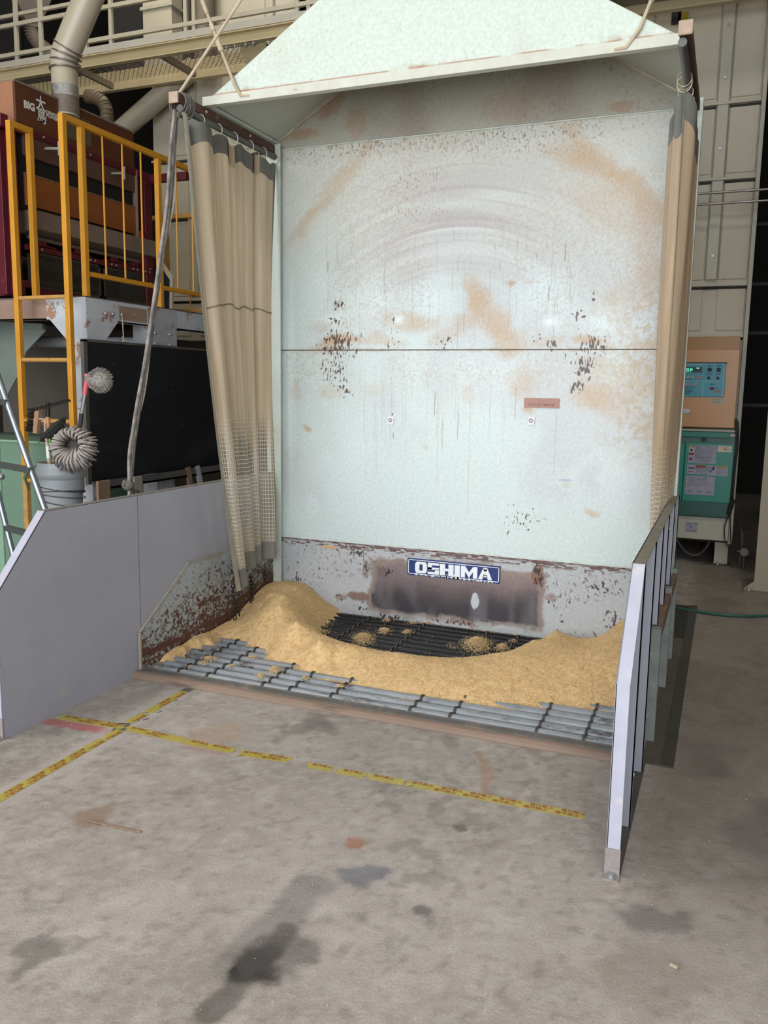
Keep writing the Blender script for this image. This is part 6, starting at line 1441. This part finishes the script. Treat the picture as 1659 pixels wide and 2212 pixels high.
# ducts
m_duct = mat('cream_duct', (.68, .645, .565), (.64, .60, .52), 3, .32)
m_clamp = mat('clamp_steel', (.55, .53, .50), (.45, .43, .4), 10, .3, .7)
P0 = PY(.25, 141, 205) ; P1 = PY(.25, 141, 118); P2 = PY(.25, 214, -60)
d1 = thing('vertical_duct', tuple(P0), 'thick cream duct rising bent from the brown machine top with steel clamps', 'duct')
part('lower_pipe', MB().tube([(P0.x, .25, 3.39), (P0.x, .25, P1.z - .04)], .092, 28), m_duct, d1, smooth='auto')
part('foil_tape', MB().tube([(P0.x, .25, P0.z - .02), (P0.x, .25, P0.z + .055)], .0935, 28), mat('foil', (.72, .71, .70), (.55, .54, .53), 40, .25, .8, bump=(60, 1)), d1, smooth='auto', label='band of shiny foil tape')
part('taped_foot', MB().tube([(P0.x, .25, 3.40), (P0.x, .25, P0.z - .02)], .093, 28), mat('grey_brown_sleeve', (.46, .41, .36), (.38, .33, .29), 14, .6), d1, smooth='auto')
dv = (P2 - P1).normalized()
part('upper_pipe', MB().tube([P1 + dv * .0, P1 + (P2 - P1) * 3.2], .098, 28), m_duct, d1, smooth='auto')
part('elbow', MB().tube([(P0.x, .25, P1.z - .10), (P0.x, .25, P1.z - .04), P1, P1 + dv * .06], [.094, .097, .099, .099], 28), m_duct, d1, smooth='auto')
for i in range(4):
    t = i / 3.; ctr = Vector((P0.x, .25, P1.z - .10)).lerp(P1 + dv * .05, t); axv = Vector((0, 0, 1)).lerp(dv, t).normalized()
    part('clamp', MB().torus(ctr, .101, .006, axv, 28, 6).ball(ctr + Vector((-.10, -.02, .0)), .012, 6), m_clamp, d1, smooth=True)
d2 = thing('slanted_duct', tuple(PY(2.76, 265, 275)), 'slanted cream duct rising from behind the brown machine', 'duct')
a_, b_ = PY(2.76, 262, 282), PY(2.76, 372, 186)
part('pipe', MB().tube([a_ + (a_ - b_) * .8, b_ + (b_ - a_) * .42], .102, 26), m_duct, d2, smooth='auto')
d3 = thing('flexible_hose', tuple(PY(1.0, 220, 230)), 'brown ribbed flexible hose elbow behind the machine top', 'hose')
pts = [PY(1.0, u, v) for u, v in ((190, 208), (208, 210), (222, 220), (230, 236), (232, 262), (232, 300))]
mb = MB().tube(pts, .050, 16)
for i in range(14):
    t = i / 13. * (len(pts) - 1.001); k = int(t); c = pts[k].lerp(pts[k + 1], t - k); mb.torus(c, .051, .005, tuple((pts[k + 1] - pts[k]).normalized()), 16, 5)
part('ribbed_hose', mb, mat('brown_hose', (.42, .36, .27), (.34, .29, .21), 8, .6), d3, smooth=True)
# funnel with flexible neck behind the walkway railing
d4 = thing('feed_funnel', tuple(PY(2.7, 75, 60)), 'brown grey feed funnel with ribbed neck behind the walkway railing', 'funnel')
c = PY(2.7, 73, 60)
m_ff = mat('dim_funnel', (.46, .42, .37), (.40, .36, .31), 3, .6)
part('cone', MB().lathe((c.x, 2.7, c.z), [(.09, -.01), (.10, .02), (.38, .42), (.38, 1.4)], 4), m_ff, d4)
mb = MB().tube([PY(2.7, 70, 62), PY(2.7, 72, 78), PY(2.7, 85, 96), PY(2.7, 100, 108), PY(2.7, 118, 130)], .075, 14)
for (u, v) in ((69, 66), (70, 73), (72, 80), (77, 88)): mb.torus(PY(2.7, u, v), .08, .008, (.2, 0, 1), 14, 5)
part('neck', mb, m_ff, d4, smooth=True)
# boxed duct and cylinder between walkway and dryer
d5 = thing('boxed_duct', tuple(PY(2.7, 340, 80)), 'square cream boxed duct standing behind the walkway', 'duct')
a_, b_ = PY(2.68, 309, 60), PY(2.68, 371, 60)
part('casing', MB().box(a_.x, b_.x, 2.68, 2.90, WZ + .1, 6.8), m_cream, d5, bev=.004)
part('joint_flange', MB().box(a_.x - .02, b_.x + .02, 2.66, 2.90, PY(2.7, 340, 17).z - .015, PY(2.7, 340, 17).z + .015), m_cream2, d5)
d6 = thing('round_duct', tuple(PY(2.75, 430, 20)), 'dim round grey duct between the rods above the walkway', 'duct')
c = PY(2.75, 435, 30); part('pipe', MB().tube([(c.x, 2.80, WZ + .22), (c.x, 2.80, 6.8)], .10, 18), m_ff, d6, smooth='auto')
for (u0, u1, lab) in ((240, 308, 'dark sheet painted as the shaded recess left of the boxed duct'), (376, 412, 'dark sheet painted as the shaded recess right of the boxed duct'), (-40, 44, 'dark sheet painted as the shaded recess at the left end of the walkway')):
    a_, b_ = PY(2.86, u0, 40), PY(2.86, u1, 40)
    tag(part('recess_shade', MB().box(a_.x, b_.x, 2.86, 2.90, WZ + .12, 6.9), mat('shaded_recess', (.15, .135, .12), (.11, .1, .09), 2, .8), None, org=(a_.x, 2.86, WZ)), lab, 'panel')  # dark sheets stand in for the shade in the recesses
# dim blue glimpse window left of the right dryer cable gap and slot on left dryer
